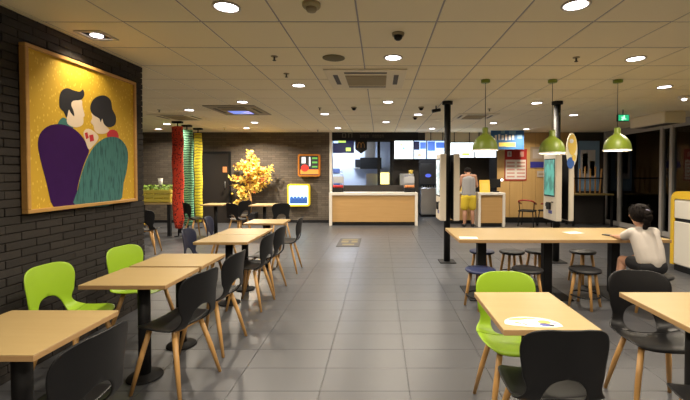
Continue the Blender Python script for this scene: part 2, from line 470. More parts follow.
# ceiling speaker, smoke detector, cameras, sprinklers
x, y = on_ceiling(334, 58.5)
tag(MB().lathe([(.0001, -.010), (.10, -.010), (.112, -.006), (.112, -.0005), (.0001, -.0005)], (x, y, CEIL), 24).build('ceiling_speaker', mat('speaker_mesh', (.17, .14, .06), .7)),
    'flat round olive ceiling speaker beside the air conditioner', 'speaker')
x, y = on_ceiling(312, 5)
t = thing('smoke_detector', 'cream smoke detector with stepped round body', 'smoke detector', (x, y, CEIL))
MB().lathe([(.0001, -.03), (.055, -.03), (.062, -.02), (.062, -.0005), (.0001, -.0005)]).build('base', mat('detector_cream', (.42, .36, .2), .5), t)
MB().lathe([(.0001, -.055), (.03, -.055), (.036, -.045), (.036, -.03), (.0001, -.03)]).build('sensor', M_grille, t)
for (u, v, nm) in ((398, 38, 'black dome camera hanging from a ceiling tile over the aisle'), (354, 109, 'small dark dome camera beyond the air conditioner'), (421, 109, 'small dark dome camera close to a downlight'), (415, 118.5, 'small dark dome camera in front of the counter')):
    x, y = on_ceiling(u, v - 3 * 4 / on_ceiling(u, v)[1])
    t = thing('dome_camera', nm, 'camera', (x, y, CEIL), 0, 'dome cameras')
    MB().lathe([(.0001, -.022), (.048, -.022), (.052, -.0005), (.0001, -.0005)]).build('mount', M_grille, t)
    MB().lathe([(.0001, -.062), (.018, -.058), (.032, -.046), (.038, -.022), (.0001, -.022)]).build('dome', M_black, t)
for (u, v) in ((275, 57), (575, 58), (287, 74), (320, 108), (489, 109), (160, 110), (225, 128), (318, 130)):
    x, y = on_ceiling(u, v)
    t = thing('sprinkler', 'small brass fire sprinkler under the ceiling', 'sprinkler', (x, y, CEIL), 0, 'fire sprinklers')
    MB().lathe([(.0001, -.006), (.034, -.006), (.034, -.0005), (.0001, -.0005)], n=16).build('flange', M_grille, t)
    MB().tube([(0, 0, -.006), (0, 0, -.04)], .009, 8).build('stem', M_slot, t)
    MB().lathe([(.0001, -.044), (.018, -.044), (.018, -.040), (.0001, -.040)], n=12).build('deflector', M_slot, t)
# bullet camera by the kiosk pole
t = thing('bullet_camera', 'black bullet camera beside the kiosk pole', 'camera', (.98, 6.6, CEIL))
MB().tube([(0, 0, -.0005), (0, 0, -.07)], .012, 8).build('bracket', M_black, t)
MB().tube([(.07, 0, -.07), (-.07, -.03, -.10)], .03, 12).build('body', M_black, t)

# ================================================================= CHAIRS
prof = [  # y, z, half width, hole half width
    (.222, .434, .100, 0), (.224, .443, .140, 0), (.212, .451, .170, 0), (.17, .456, .194, 0), (.11, .453, .206, 0), (.04, .447, .210, 0),
    (-.03, .443, .210, 0), (-.08, .443, .210, 0), (-.105, .4445, .210, 0), (-.110, .445, .210, .040), (-.125, .447, .208, .072), (-.148, .455, .203, .092),
    (-.172, .474, .187, .098), (-.188, .500, .169, .096), (-.198, .528, .164, .086), (-.204, .553, .173, .066), (-.207, .570, .180, .040), (-.2075, .575, .182, 0),
    (-.211, .635, .189, 0), (-.217, .685, .198, 0), (-.224, .730, .196, 0), (-.231, .765, .183, 0), (-.236, .786, .160, 0), (-.239, .799, .122, 0), (-.240, .804, .075, 0)]
prof = [(y * .78 if y > 0 else y, z, w, h) for (y, z, w, h) in prof]
def shell_mesh(name, rows, m):
    NC = 5
    mb = MB(); grid = []
    for (y, z, w, h) in rows:
        r = []
        for side in (-1, 1):
            for k in range(NC + 1):
                q = k / NC
                x = side * (h + (w - h) * q)
                tt = abs(x) / .2
                sb = min(1, max(0, (z - .45) / .12)) if y < 0 else 0
                dz = (1 - sb) * (-.014 * (1 - tt * tt)) if abs(y) < .3 else 0
                dy = sb * .045 * tt * tt
                r.append((x, y + dy, z + dz + (1 - sb) * .010 * tt ** 4))
        grid.append(r)
    ncol = 2 * (NC + 1)
    vs = [p for r in grid for p in r]; fs = []
    for i in range(len(rows) - 1):
        for k in range(ncol - 1):
            if k == NC: continue
            f_ = (i * ncol + k, i * ncol + k + 1, (i + 1) * ncol + k + 1, (i + 1) * ncol + k)
            fs.append(f_ if k > NC else tuple(reversed(f_)))
    mb.add(vs, fs, True)
    return mb.mesh(name, m)
def chair_proto(name, label, cat, shell):
    t = thing(name, label, cat)
    for nm, rows in (('seat', prof[:9]), ('backrest', prof[8:])):
        o = bpy.data.objects.new(nm, shell_mesh(nm, rows, shell)); COL.objects.link(o); o.parent = t
        s_ = o.modifiers.new('thick', 'SOLIDIFY'); s_.thickness = .011; s_.offset = -1
        b_ = o.modifiers.new('sub', 'SUBSURF'); b_.levels = 1; b_.render_levels = 1
    for (sx, sy) in ((-1, 1), (1, 1), (-1, -1), (1, -1)):
        MB().tube([(sx * .125, sy * .095 + .005, .418), (sx * .165, sy * .145 + .0, .21), (sx * .20, sy * .19 - .005, 0)], [.017, .0165, .011], 10).build('leg', M_leg, t)
    f = MB()
    for sy in (-1, 1):
        f.tube([(-.135, sy * .095 + .005, .412), (.135, sy * .095 + .005, .412)], .012, 8)
    f.tube([(0, -.09, .412), (0, .10, .412)], .012, 8)
    f.build('under_frame', M_leg, t)
    return t
chair_used = {}
def chair(kind, x, y, face, label, group):
    """face = compass of the sitter in degrees, 0 = +Y, 90 = -X, -90 = +X, 180 = -Y"""
    shell = {'black': M_black, 'green': M_green, 'navy': M_navy, 'yellow': M_yellow}[kind]
    if kind not in chair_used:
        chair_used[kind] = chair_proto('dining_chair', label, 'chair', shell)
        t = chair_used[kind]; t.location = (x, y, 0); t.rotation_euler = (0, 0, math.radians(face))
        t['group'] = group
        return t
    return dup(chair_used[kind], (x, y, 0), math.radians(face), label, group)
GA, GB = 'chairs along the row of small tables', 'chairs at the tables in the side aisle'
chair('green', -2.18, 2.71, -93, 'lime green moulded chair against the brick wall directly under the picture', GA)
chair('green', -2.10, 3.37, -100, 'lime green moulded chair by the end of the brick wall', GA)
chair('black', -1.40, 1.61, 84, 'black moulded chair tucked against the table that stands alone beneath the picture', GA)
chair('black', -1.41, 2.62, 77, 'black chair with wooden legs opposite the lime chair under the picture', GA)
chair('black', -1.41, 3.20, 84, 'black chair with wooden legs opposite the lime chair at the wall end', GA)
chair('black', -1.42, 4.17, 86, 'black chair at the second pair of joined tables, on the picture side', GA)
chair('black', -1.42, 4.70, 84, 'black chair at the second pair of joined tables, on the counter side', GA)
chair('black', -1.39, 5.64, 92, 'black chair at the small single table ending the row, facing away from the aisle', GA)
chair('navy', -2.05, 4.48, -84, 'dark navy chair at the second pair of joined tables, back to the banners', GA)
chair('navy', -2.36, 5.72, -80, 'dark navy chair at the single table ending the row, turned towards the aisle', GA)
chair('black', -3.08, 8.32, -28, 'black chair below the golden tree ornament', GB)
chair('black', -2.20, 8.32, 28, 'black chair in front of the lower illuminated box', GB)
chair('black', -4.10, 8.45, -40, 'black chair in front of the yellow banner', GB)
chair('black', -3.32, 9.0, 60, 'black chair between the golden tree and the small table by the banners', GB)
chair('black', -4.22, 6.85, 15, 'black chair past the end of the brick wall, near the red banner', GB)
chair('yellow', -4.72, 7.55, -60, 'yellow moulded chair half hidden behind a black one at the brick wall', GB)
GR = 'chairs at the front tables on the kiosk side'
chair('black', .81, 1.83, 0, 'black moulded chair opposite the lime chair at the table with the paper mat', GR)
chair('green', .83, 2.30, 180, 'lime green moulded chair at the table with the paper mat', GR)
chair('black', 1.71, 2.34, 172, 'black moulded chair at the bare front table, back turned to the girl', GR)
chair('black', 1.56, 1.66, 0, 'black chair pushed under the bare front table, only its seat showing', GR)

# ================================================================= SMALL TABLES
TZ = .73
tb = {}
def small_table(x0, x1, y0, y1, label, group='small square tables'):
    w, d = round(x1 - x0, 2), round(y1 - y0, 2)
    cx, cy = (x0 + x1) / 2, (y0 + y1) / 2
    if (w, d) in tb: return dup(tb[(w, d)], (cx, cy, 0), 0, label, group)
    t = thing('cafe_table', label, 'table', (cx, cy, 0), 0, group)
    MB().rbox(-w / 2, w / 2, -d / 2, d / 2, TZ - .003, TZ, .001, 1).build('tabletop', M_top, t)
    MB().rbox(-w / 2, w / 2, -d / 2, d / 2, TZ - .028, TZ - .003, .002, 1).build('edge_board', M_edge, t)
    MB().tube([(0, 0, .02), (0, 0, TZ - .04)], .04, 20).build('pedestal', M_blackmetal, t)
    MB().lathe([(.0001, 0), (.113, 0), (.118, .004), (.113, .014), (.06, .024), (.05, .032), (.0001, .032)], n=32).build('base', M_blackmetal, t)
    MB().box(-.16, .16, -.03, .03, TZ - .045, TZ - .028).box(-.03, .03, -.16, .16, TZ - .045, TZ - .028).build('bracket', M_blackmetal, t)
    tb[(w, d)] = t
    return t
X0, X1 = -1.965, -1.40
small_table(X0, X1, 1.52, 2.02, 'birch topped table standing alone beneath the start of the picture')
small_table(X0, X1, 2.465, 2.930, 'birch topped table nearer the picture of the first joined pair')
small_table(X0, X1, 2.968, 3.433, 'birch topped table of the first joined pair, at the end of the brick wall')
small_table(X0, X1, 3.99, 4.48, 'birch topped table of the second joined pair, towards the brick wall end')
small_table(X0, X1, 4.49, 4.98, 'birch topped table of the second joined pair, towards the counter')
small_table(X0, X1, 5.46, 5.95, 'single birch topped table ending the row before the open floor')
small_table(-2.90, -2.37, 8.40, 9.0, 'small table standing under the golden tree ornament', 'tables by the back wall')
small_table(-4.05, -3.55, 8.55, 9.05, 'small table between the banners and the golden tree', 'tables by the back wall')
small_table(.58, 1.045, 1.763, 2.328, 'birch topped table with a printed paper mat on it', 'front tables on the kiosk side')
small_table(1.478, 1.943, 1.763, 2.328, 'bare birch topped table beside the one with the paper mat', 'front tables on the kiosk side')

# paper mat (fan shaped) on the right front table
t = thing('paper_placemat', 'white fan shaped paper mat with coloured prints on the birch table', 'placemat', (.745, 1.818, TZ + .0005))
pts = []
for k in range(25):
    a = PI * k / 24
    pts.append((.135 * math.cos(a), .105 * math.sin(a) ** .8))
pts += [(-.10, -.012), (.0, -.022), (.10, -.012)]
flat = lambda a, b, d: (a * math.cos(-.12) - b * math.sin(-.12), a * math.sin(-.12) + b * math.cos(-.12), d)
MB().prism(pts, flat, 0, .0008).build('sheet', M_paper, t)
def blob(cx, cy, rx, ry, n=12, rot=0):
    return [(cx + rx * math.cos(2 * PI * k / n) * math.cos(rot) - ry * math.sin(2 * PI * k / n) * math.sin(rot),
             cy + rx * math.cos(2 * PI * k / n) * math.sin(rot) + ry * math.sin(2 * PI * k / n) * math.cos(rot)) for k in range(n)]
C_ = lambda nm, c, r=.6, e=0: mat(nm, c, r, emit=c if e else None, estr=e)
P_olive, P_orange, P_blue, P_yel, P_red, P_dark = C_('print_olive', (.42, .42, .12)), C_('print_orange', (.72, .28, .10)), C_('print_blue', (.09, .10, .33)), C_('print_yellow', (.85, .62, .12)), C_('print_red', (.6, .04, .03)), C_('print_dark', (.05, .05, .06))
for (b_, m_) in ((blob(-.06, .07, .05, .012, 12, .2), P_olive), (blob(.0, .085, .035, .008, 12, .0), P_olive), (blob(-.07, .02, .018, .008, 10, -.4), P_orange), (blob(-.04, .008, .012, .006, 10, -.4), P_red),
                 (blob(.06, .045, .032, .022), P_yel), (blob(.055, .012, .026, .02), P_blue), (blob(.085, 0.006, .012, .012), P_dark), (blob(-.02, .035, .008, .006), P_blue), (blob(.105, .03, .01, .006), P_blue)):
    MB().prism(b_, flat, .0008, .0014).build('printed_patch', m_, t)

# ================================================================= LONG TABLE, STOOLS
LX0, LX1, LY0, LY1 = .87, 3.19, 4.13, 5.02
t = thing('long_table', 'long birch communal table on black legs beneath the green pendants', 'table', ((LX0 + LX1) / 2, (LY0 + LY1) / 2, 0))
hx, hy = (LX1 - LX0) / 2, (LY1 - LY0) / 2
MB().rbox(-hx, hx, -hy, hy, TZ - .003, TZ, .001, 1).build('tabletop', M_top, t)
MB().rbox(-hx, hx, -hy, hy, TZ - .035, TZ - .003, .003, 1).build('edge_board', M_edge, t)
for x in (1.23, 2.02, 2.83):
    x -= (LX0 + LX1) / 2
    l = MB().rbox(x - .05, x + .05, -.05, .05, .012, TZ - .035, .006, 1).build('leg', M_blackmetal, t)
    MB().rbox(x - .2, x + .2, -.28, .28, 0, .012, .004, 1).build('foot_plate', M_blackmetal, l)
def stool_proto(label, seat):
    t = thing('stool', label, 'stool', (0, 0, 0), 0, 'round stools at the long table')
    MB().lathe([(.0001, .385), (.14, .385), (.158, .39), (.165, .402), (.162, .414), (.14, .421), (.0001, .423)], n=28).build('seat', seat, t)
    for k in range(4):
        a = PI / 4 + k * PI / 2
        c, s_ = math.cos(a), math.sin(a)
        MB().tube([(.105 * c, .105 * s_, .385), (.165 * c, .165 * s_, 0)], [.019, .014], 10).build('leg', M_leg, t)
    ring = [(.148 * math.cos(2 * PI * k / 28), .148 * math.sin(2 * PI * k / 28), .13) for k in range(29)]
    MB().tube(ring, .009, 8, cap=False).build('foot_ring', M_blackmetal, t)
    return t
sb_, sn_ = None, None
stools = [('b', 1.62, 4.14, 15, 'black seated stool beside the navy stool at the long table'), ('b', 2.245, 4.13, 40, 'black seated stool standing beside the girl'),
          ('b', 2.84, 3.90, 30, 'black seated stool the girl sits on'), ('b', 1.77, 5.06, 10, 'black stool of a close pair across the long table, nearer the navy one'),
          ('b', 2.13, 5.10, 35, 'black stool of a close pair across the long table, nearer the far leg'), ('b', 2.72, 5.07, 20, 'black stool alone across the long table opposite the girl'),
          ('n', 1.10, 4.12, 25, 'navy seated stool at the end of the long table, on the lime chair side'), ('n', 1.375, 5.08, 5, 'navy seated stool across the end of the long table')]
for (c, x, y, rz, lab) in stools:
    if c == 'b':
        if sb_ is None: sb_ = stool_proto(lab, M_seatblack); o = sb_
        else: o = dup(sb_, (0, 0, 0), 0, lab)
    else:
        if sn_ is None: sn_ = stool_proto(lab, M_seatnavy); o = sn_
        else: o = dup(sn_, (0, 0, 0), 0, lab)
    o.location = (x, y, 0); o.rotation_euler = (0, 0, math.radians(rz))
for (x, y, w, d, rz, lab) in ((2.36, 4.62, .20, .14, .2, 'white sheet of paper lying on the long table near the girl'), (1.00, 4.26, .20, .13, -.1, 'white paper lying on the end of the long table')):
    o = MB().rbox(-w / 2, w / 2, -d / 2, d / 2, 0, .0015, .0005, 1).build('paper_sheet', M_paper)
    o.location = (x, y, TZ + .0005); o.rotation_euler = (0, 0, rz); tag(o, lab, 'paper')

# ================================================================= PENDANTS
pend = None
M_bulb = mat('pendant_bulb', (.9, .9, .9), .4, emit=(1, .95, .9), estr=4)
for (u, zb, lab) in ((485, 1.735, 'olive green dome pendant lamp hanging between the two kiosk poles, nearer the man'), (551.7, 1.70, 'olive green dome pendant lamp hanging in front of the kiosk screen'), (616.7, 1.735, 'olive green dome pendant lamp hanging over the girl')):
    x = (u - U0) * 4.76 / F
    if pend is None or True:
        t = thing('pendant_lamp', lab, 'lamp', (x, 4.76, CEIL), 0, 'green pendant lamps')
        d = zb - CEIL
        MB().lathe([(.0001, -.0005), (.055, -.0005), (.055, -.03), (.05, -.036), (.0001, -.036)], n=20).build('canopy', M_lamp, t)
        MB().tube([(0, 0, -.036), (0, 0, d + .29)], .0035, 6).build('cord', M_blackmetal, t)
        pr = [(.0001, .29), (.03, .29), (.036, .283), (.036, .225), (.045, .205), (.075, .185), (.108, .155), (.134, .115), (.149, .07), (.155, .03), (.157, .004)]
        inn = [(.152, .004), (.149, .035), (.142, .075), (.126, .12), (.1, .158), (.06, .185), (.0001, .19)]
        MB().lathe(pr + [(.152, .004)], (0, 0, d), 36).build('shade', M_lamp, t)
        MB().lathe(inn, (0, 0, d), 36).build('shade_lining', M_lampin, t)
        MB().lathe([(.152, .0), (.159, .0), (.159, .014), (.1565, .016), (.152, .006), (.152, .0)], (0, 0, d), 36).build('rim', M_lampin, t)
        MB().lathe([(.0001, .05), (.028, .055), (.042, .08), (.04, .11), (.022, .14), (.018, .185), (.0001, .186)], (0, 0, d), 16).build('bulb', M_bulb, t)
        ld = bpy.data.lights.new('pendant_light', 'POINT'); ld.energy = 5; ld.color = (1, .85, .62); ld.shadow_soft_size = .03
        lo = bpy.data.objects.new('bulb_light', ld); COL.objects.link(lo); lo.parent = t; lo.location = (0, 0, d + .03)

# ================================================================= KIOSK POLES
M_scr = mat_pattern('kiosk_screen', (.05, .22, .18), (.10, .42, .36), 'noise', 6, .5, .3, (1, 1, .6), emit=.35)
M_scr2 = mat_pattern('kiosk_screen_bright', (.35, .45, .5), (.8, .85, .85), 'noise', 8, .5, .3, emit=.6)
def kiosk_pole(px, label):
    t = thing('kiosk_pole', label, 'pole', (px, 6.2, 0))
    MB().tube([(0, 0, .015), (0, 0, CEIL - .05)], .052, 20).build('post', M_blackmetal, t)
    MB().rbox(-.13, .13, -.13, .13, 0, .016, .004, 1).build('base_plate', M_blackmetal, t)
    MB().lathe([(.0001, CEIL - .002), (.085, CEIL - .002), (.085, CEIL - .05), (.052, CEIL - .055)], n=20).build('top_flange', M_blackmetal, t)
    return t
def kiosk(x0, x1, y0, y1, side, scr, label, pole_x, z0=.70, z1=1.755):
    """slab terminal on the pole, screen on the face looking along side*X"""
    cx, cy = (x0 + x1) / 2, (y0 + y1) / 2; hx, hy = (x1 - x0) / 2, (y1 - y0) / 2
    t = thing('order_kiosk', label, 'kiosk', (cx, cy, z0), 0, 'self order terminals')
    h = z1 - z0
    MB().rbox(-hx, hx, -hy, hy, 0, h, .012, 2).build('body', M_cream, t)
    xs = side * hx
    def slab(y0_, y1_, a, b_, d, nm, m, par=t):
        xa, xb = sorted((xs - side * .004, xs + side * d))
        return MB().box(xa, xb, y0_, y1_, a, b_).build(nm, m, par)
    bz = slab(-hy + .035, hy - .035, .36 * h, .93 * h, .003, 'bezel', M_blackmetal)
    slab(-hy + .05, hy - .05, .38 * h, .915 * h, .005, 'screen', scr, bz)
    slab(-.06, .06, .16 * h, .27 * h, .025, 'card_reader', M_blackmetal)
    slab(.075, .13, .20 * h, .25 * h, .008, 'scanner', P_dark)
    slab(-.14, -.08, .27 * h, .285 * h, .006, 'receipt_slot', M_blackmetal)
    slab(-.1, .02, .10 * h, .15 * h, .004, 'sticker', P_blue)
    xa, xb = sorted((-xs, -xs - side * .004))
    MB().box(xa, xb, -hy + .015, hy - .015, .015, h - .015).build('back_cover', M_blackmetal, t)
    # bracket to the pole
    bx = -side * hx
    a, b_ = sorted((bx, (pole_x - side * -.0) - cx - (-side) * 0.0525))
    if b_ - a > .002:
        MB().box(a, b_, -.04 + (6.2 - cy), .04 + (6.2 - cy), .25 * h, .75 * h).build('wall_bracket', M_blackmetal, t)
    return t
kiosk_pole(1.105, 'black steel pole carrying order terminals in front of the drinks machine')
kiosk(.952, 1.046, 5.95, 6.4, -1, M_scr2, 'cream order terminal on the pole by the aisle, screen towards the aisle', 1.105)
kiosk(1.164, 1.258, 5.95, 6.4, 1, M_scr2, 'cream order terminal on the pole, back to the drinks machine, beside the man', 1.105)
kiosk_pole(2.89, 'black steel pole carrying order terminals near the windows')
kiosk(2.735, 2.832, 5.89, 6.34, -1, M_scr, 'cream order terminal with teal screen below the middle pendant', 2.89)
kiosk(2.952, 3.035, 5.92, 6.36, 1, M_scr, 'cream order terminal facing the windows with an oval topper', 2.89)
# oval topper sign (plain, no character)
t = thing('topper_sign', 'tall oval yellow white and blue topper sign on the kiosk', 'sign', (2.985, 5.902, 1.53))
yz = lambda a, b, d: (a, d, b)
def oval(cx, cz, rx, rz_, n=28): return [(cx + rx * math.cos(2 * PI * k / n), cz + rz_ * math.sin(2 * PI * k / n)) for k in range(n)]
MB().prism(oval(0, .28, .085, .265), yz, 0, .015).build('board', C_('sign_cream', (.85, .82, .68)), t)
MB().prism(oval(.005, .36, .065, .16), yz, -.003, .0).build('printed_patch', P_yel, t)
MB().prism(oval(-.02, .08, .055, .09), yz, -.005, .0).build('printed_patch', C_('print_bright_blue', (.04, .14, .5)), t)
MB().prism(oval(.03, .16, .03, .05), yz, -.006, .0).build('printed_patch', P_yel, t)
MB().prism(oval(-.01, .42, .03, .035), yz, -.006, .0).build('printed_patch', M_paper, t)
MB().box(-.02, .05, .012, .0178, .08, .22).build('mounting_plate', M_blackmetal, t)

# ================================================================= PICTURE ON BRICK WALL
t = thing('framed_picture', 'square gold picture of a couple in purple and teal on brick wall', 'picture', (WX + .008, (PY0 + PY1) / 2, PZ0))
ox, oy, oz = WX + .008, (PY0 + PY1) / 2, PZ0
M_frame = mat_wood('gilt_frame', (.42, .22, .06), (.55, .32, .10), .4, (30, 3, 30))
hw, H_ = (PY1 - PY0) / 2, PZ1 - PZ0
for (a, b_, c, d) in ((-hw, hw, 0, .03), (-hw, hw, H_ - .03, H_), (-hw, -hw + .03, .03, H_ - .03), (hw - .03, hw, .03, H_ - .03)):
    MB().rbox(0, .05, a, b_, c, d, .004, 1).build('frame_rail', M_frame, t)
M_gold = mat_pattern('gold_print', (.60, .37, .022), (.78, .55, .07), 'voronoi', 22, .24, .7, (1, 2.2, 1))
MB().box(.0, .03, -hw + .03, hw - .03, .03, H_ - .03).build('canvas', M_gold, t)
def pic(x, y):                                           # zoomed photo pixel -> wall plane
    u, v = 20 + x / 2.283, 40 + y / 2.286
    Y = -(WX + .04) * F / (U0 - u)
    return (Y - oy, HC - (v - V0) * Y / F - oz)
def figure(pts, m, d, nm, smooth=True):
    P = [pic(*p) for p in pts]
    if smooth:
        Q = []; n = len(P)
        for i in range(n):
            p0, p1, p2, p3 = P[i - 1], P[i], P[(i + 1) % n], P[(i + 2) % n]
            for q in (0, .34, .67):
                Q.append(tuple(.5 * (2 * p1[k] + (p2[k] - p0[k]) * q + (2 * p0[k] - 5 * p1[k] + 4 * p2[k] - p3[k]) * q * q + (3 * p1[k] - p0[k] - 3 * p2[k] + p3[k]) * q ** 3) for k in (0, 1)))
        P = Q
    MB().prism(P, lambda a, b, dd: (dd, a, b), .029, .030 + d).build(nm, m, t)
A_pur = mat('art_purple', (.034, .004, .078), .8, var=.12, scale=12, spec=.2)
A_teal = mat_pattern('art_teal', (.045, .17, .16), (.016, .085, .088), 'noise', 1.0, .44, .8, (1, 62, 7))
A_skin = mat('art_skin', (.74, .60, .46), .7); A_hair = mat('art_black', (.012, .012, .018), .6); A_red = mat('art_red', (.5, .02, .03), .7); A_tc = mat('art_teal_plain', (.04, .16, .15), .7)
figure([(88, 196), (99, 178), (112, 184), (124, 202), (104, 205)], A_tc, .001, 'collar')
figure([(109, 186), (113, 160), (120, 142), (143, 138), (145, 152), (150, 172), (147, 178), (147, 190), (141, 197), (130, 200), (116, 196)], A_skin, .0015, 'face')
figure([(93, 150), (94, 130), (100, 116), (112, 111), (126, 116), (140, 119), (147, 114), (150, 126), (143, 137), (124, 140), (120, 150), (125, 163), (126, 175), (118, 166), (114, 160), (109, 178), (103, 165), (96, 158)], A_hair, .002, 'hair')
figure([(78, 385), (61, 327), (46, 265), (43, 232), (52, 209), (72, 195), (97, 193), (121, 201), (141, 218), (156, 243), (158, 257), (148, 280), (138, 310), (130, 345), (128, 383)], A_pur, .002, 'jacket')
figure([(200, 220), (207, 206), (222, 208), (227, 224), (214, 228)], A_red, .001, 'collar')
figure([(166, 168), (175, 168), (190, 176), (196, 195), (206, 206), (196, 214), (180, 214), (172, 206), (170, 196), (164, 188), (168, 178)], A_skin, .0015, 'face')
figure([(163, 158), (168, 140), (180, 130), (197, 128), (210, 139), (213, 158), (221, 175), (219, 193), (206, 200), (194, 193), (190, 180), (186, 188), (183, 180), (170, 172)], A_hair, .002, 'hair')
figure([(128, 381), (132, 342), (142, 302), (158, 263), (176, 238), (199, 223), (223, 223), (239, 236), (247, 257), (245, 292), (236, 328), (223, 372)], A_teal, .0025, 'coat')
figure([(147, 212), (158, 203), (176, 214), (180, 226), (166, 244), (158, 250), (152, 236)], A_skin, .003, 'hand')
figure([(149, 213), (155, 211), (158, 224), (152, 227)], A_red, .004, 'card', False)
figure([(159, 218), (168, 216), (170, 230), (161, 233)], A_red, .004, 'card', False)

# ================================================================= BANNERS BY THE SIDE ROOM
M_bred = mat_pattern('banner_red', (.62, .05, .02), (.10, .010, .008), 'voronoi', 24, .36, .8)
M_bgreen = mat_pattern('banner_green', (.20, .52, .30), (.02, .09, .06), 'wave', 5.5, .42, .8, (2.2, 2.2, 1))
M_byel = mat_pattern('banner_yellow', (.68, .55, .03), (.30, .25, .02), 'wave', 4, .3, .8, (2.2, 2.2, 1))
for (x, y, w, zb, zt, m_, lab) in ((-4.57, 8.62, .12, .19, 2.50, M_bred, 'tall narrow red patterned fabric banner column'), (-4.70, 9.30, .14, .16, 2.50, M_bgreen, 'tall mint green brush stroke patterned banner column'), (-4.74, 9.95, .095, .15, 2.48, M_byel, 'tall yellow striped fabric banner column')):
    t = thing('fabric_banner', lab, 'banner', (x, y, 0), 0, 'hanging banners by the side room')
    prf = []
    pts = [(-w, -.02), (-w * .6, -.045), (0, -.055), (w * .6, -.045), (w, -.02), (w, .02), (w * .6, .045), (0, .055), (-w * .6, .045), (-w, .02)]
    mb = MB(); n = len(pts); L = 24; vs = []; fs = []
    for i in range(L + 1):
        z = zb + (zt - zb) * i / L; k_ = 1 - .45 * max(0, (.10 - i / L) / .10) + .03 * math.sin(i * 1.3)
        vs += [(a * k_ + .008 * math.sin(i * .7), b_, z) for a, b_ in pts]
    for i in range(L):
        for k in range(n): fs.append((i * n + k, i * n + (k + 1) % n, (i + 1) * n + (k + 1) % n, (i + 1) * n + k))
    fs += [tuple(range(n - 1, -1, -1)), tuple(range(L * n, L * n + n))]
    mb.add(vs, fs, True).build('fabric', m_, t)
    MB().tube([(0, 0, .02), (0, 0, CEIL - .01)], .015, 10).build('pole', M_blackmetal, t)
    MB().lathe([(.0001, 0), (.09, 0), (.09, .012), (.0001, .02)], n=20).build('foot', M_blackmetal, t)
    MB().rbox(-.11, .11, -.05, .05, CEIL - .045, CEIL - .002, .005, 1).build('ceiling_bracket', M_blackmetal, t)

# high wooden display table with slatted crate, left behind the wall end
t = thing('display_table', 'dark legged high table with a wooden top beside the red banner', 'table', (-5.15, 8.9, 0))
MB().rbox(-.62, .42, -.3, .3, .73, .765, .004, 1).build('tabletop', M_top, t)
for (x, y) in ((-.55, -.24), (.35, -.24), (-.55, .24), (.35, .24)):
    MB().rbox(x - .035, x + .035, y - .035, y + .035, 0, .73, .004, 1).build('leg', M_blackmetal, t)
t = thing('slatted_crate', 'yellow green slatted crate filled with leafy green on the high table', 'crate', (-5.2, 8.9, .766))
M_crate = mat_wood('crate_wood', (.46, .38, .05), (.56, .48, .08), .6)
for k in range(3):
    for y in (-.22, .22):
        MB().rbox(-.45, .42, y - .01, y + .01, .02 + k * .1, .09 + k * .1, .003, 1).build('slat', M_crate, t)
    for x in (-.45, .42):
        MB().rbox(x - .01, x + .01, -.21, .21, .02 + k * .1, .09 + k * .1, .003, 1).build('slat', M_crate, t)
for (x, y) in ((-.43, -.2), (.40, -.2), (-.43, .2), (.40, .2), (0, -.2), (0, .2)):
    MB().rbox(x - .02, x + .02, y - .012, y + .012, 0, .32, .003, 1).build('corner_post', M_crate, t)
MB().box(-.44, .41, -.2, .2, 0, .02).build('bottom', M_crate, t)
mb = MB()
for k in range(260):
    x, y, z = random.uniform(-.42, .4), random.uniform(-.19, .19), random.uniform(.24, .40)
    mt = Matrix.Translation((x, y, z)) @ Matrix.Rotation(random.uniform(0, 6.3), 4, 'Z') @ Matrix.Rotation(random.uniform(-.8, .8), 4, 'X')
    mb.add([mt @ Vector(p) for p in ((-.05, 0, 0), (0, -.022, .008), (.05, 0, 0), (0, .022, .008), )], [(0, 1, 2, 3)])
tag(mb.build('leaves', C_('leaf_green', (.22, .36, .03)), t), None, kind='stuff')
t = thing('paper_cup', 'white paper cup standing on the leafy crate', 'cup', (-5.05, 8.76, 1.17))
MB().lathe([(.0001, 0), (.035, 0), (.05, .14), (.0001, .14)], n=16).build('cup_body', M_paper, t)
MB().lathe([(.0001, .14), (.054, .14), (.052, .155), (.0001, .158)], n=16).build('lid', M_white, t)
# small orange notice by the service door
o = MB().rbox(-4.52, -4.40, YB - .045, YB - .036, 1.46, 1.62, .003, 1).build('door_notice', P_orange); tag(o, 'small orange notice on the dark service door', 'notice')

# ================================================================= GOLD TREE, LIGHT BOXES ON BACK WALL
t = thing('gold_tree', 'spotlit golden leafed tree ornament in front of the brick wall', 'tree', (-3.62, 10.62, 0))
MB().rbox(-.18, .18, -.16, .16, 0, .34, .02, 2).build('planter', M_blackmetal, t)
trunk = MB().tube([(0, 0, .34), (.02, 0, .7), (-.01, .0, 1.1), (.03, 0, 1.5), (0, 0, 1.95)], [.035, .03, .025, .018, .006], 8)
ends = []
for k, (px, py) in enumerate(((150, 42), (172, 92), (112, 102), (62, 120), (45, 185), (50, 240), (84, 272), (62, 335), (118, 200), (202, 130), (254, 136), (250, 188), (192, 236), (226, 226), (150, 246), (138, 150), (182, 172), (150, 90), (165, 205))):
    ex, _, ez = at_depth(225 + px / 5.71, 145 + py / 5.71, 10.62)
    e = Vector((ex + 3.62, random.uniform(-.18, .14), ez)); z0 = max(.75, min(ez - .12, 1.85))
    b0 = Vector((.0, 0, z0))
    trunk.tube([tuple(b0), tuple(b0.lerp(e, .5) + Vector((0, 0, .03))), tuple(e)], [.014, .010, .004], 6)
    ends.append((b0, e))
trunk.build('trunk', M_leg, t)
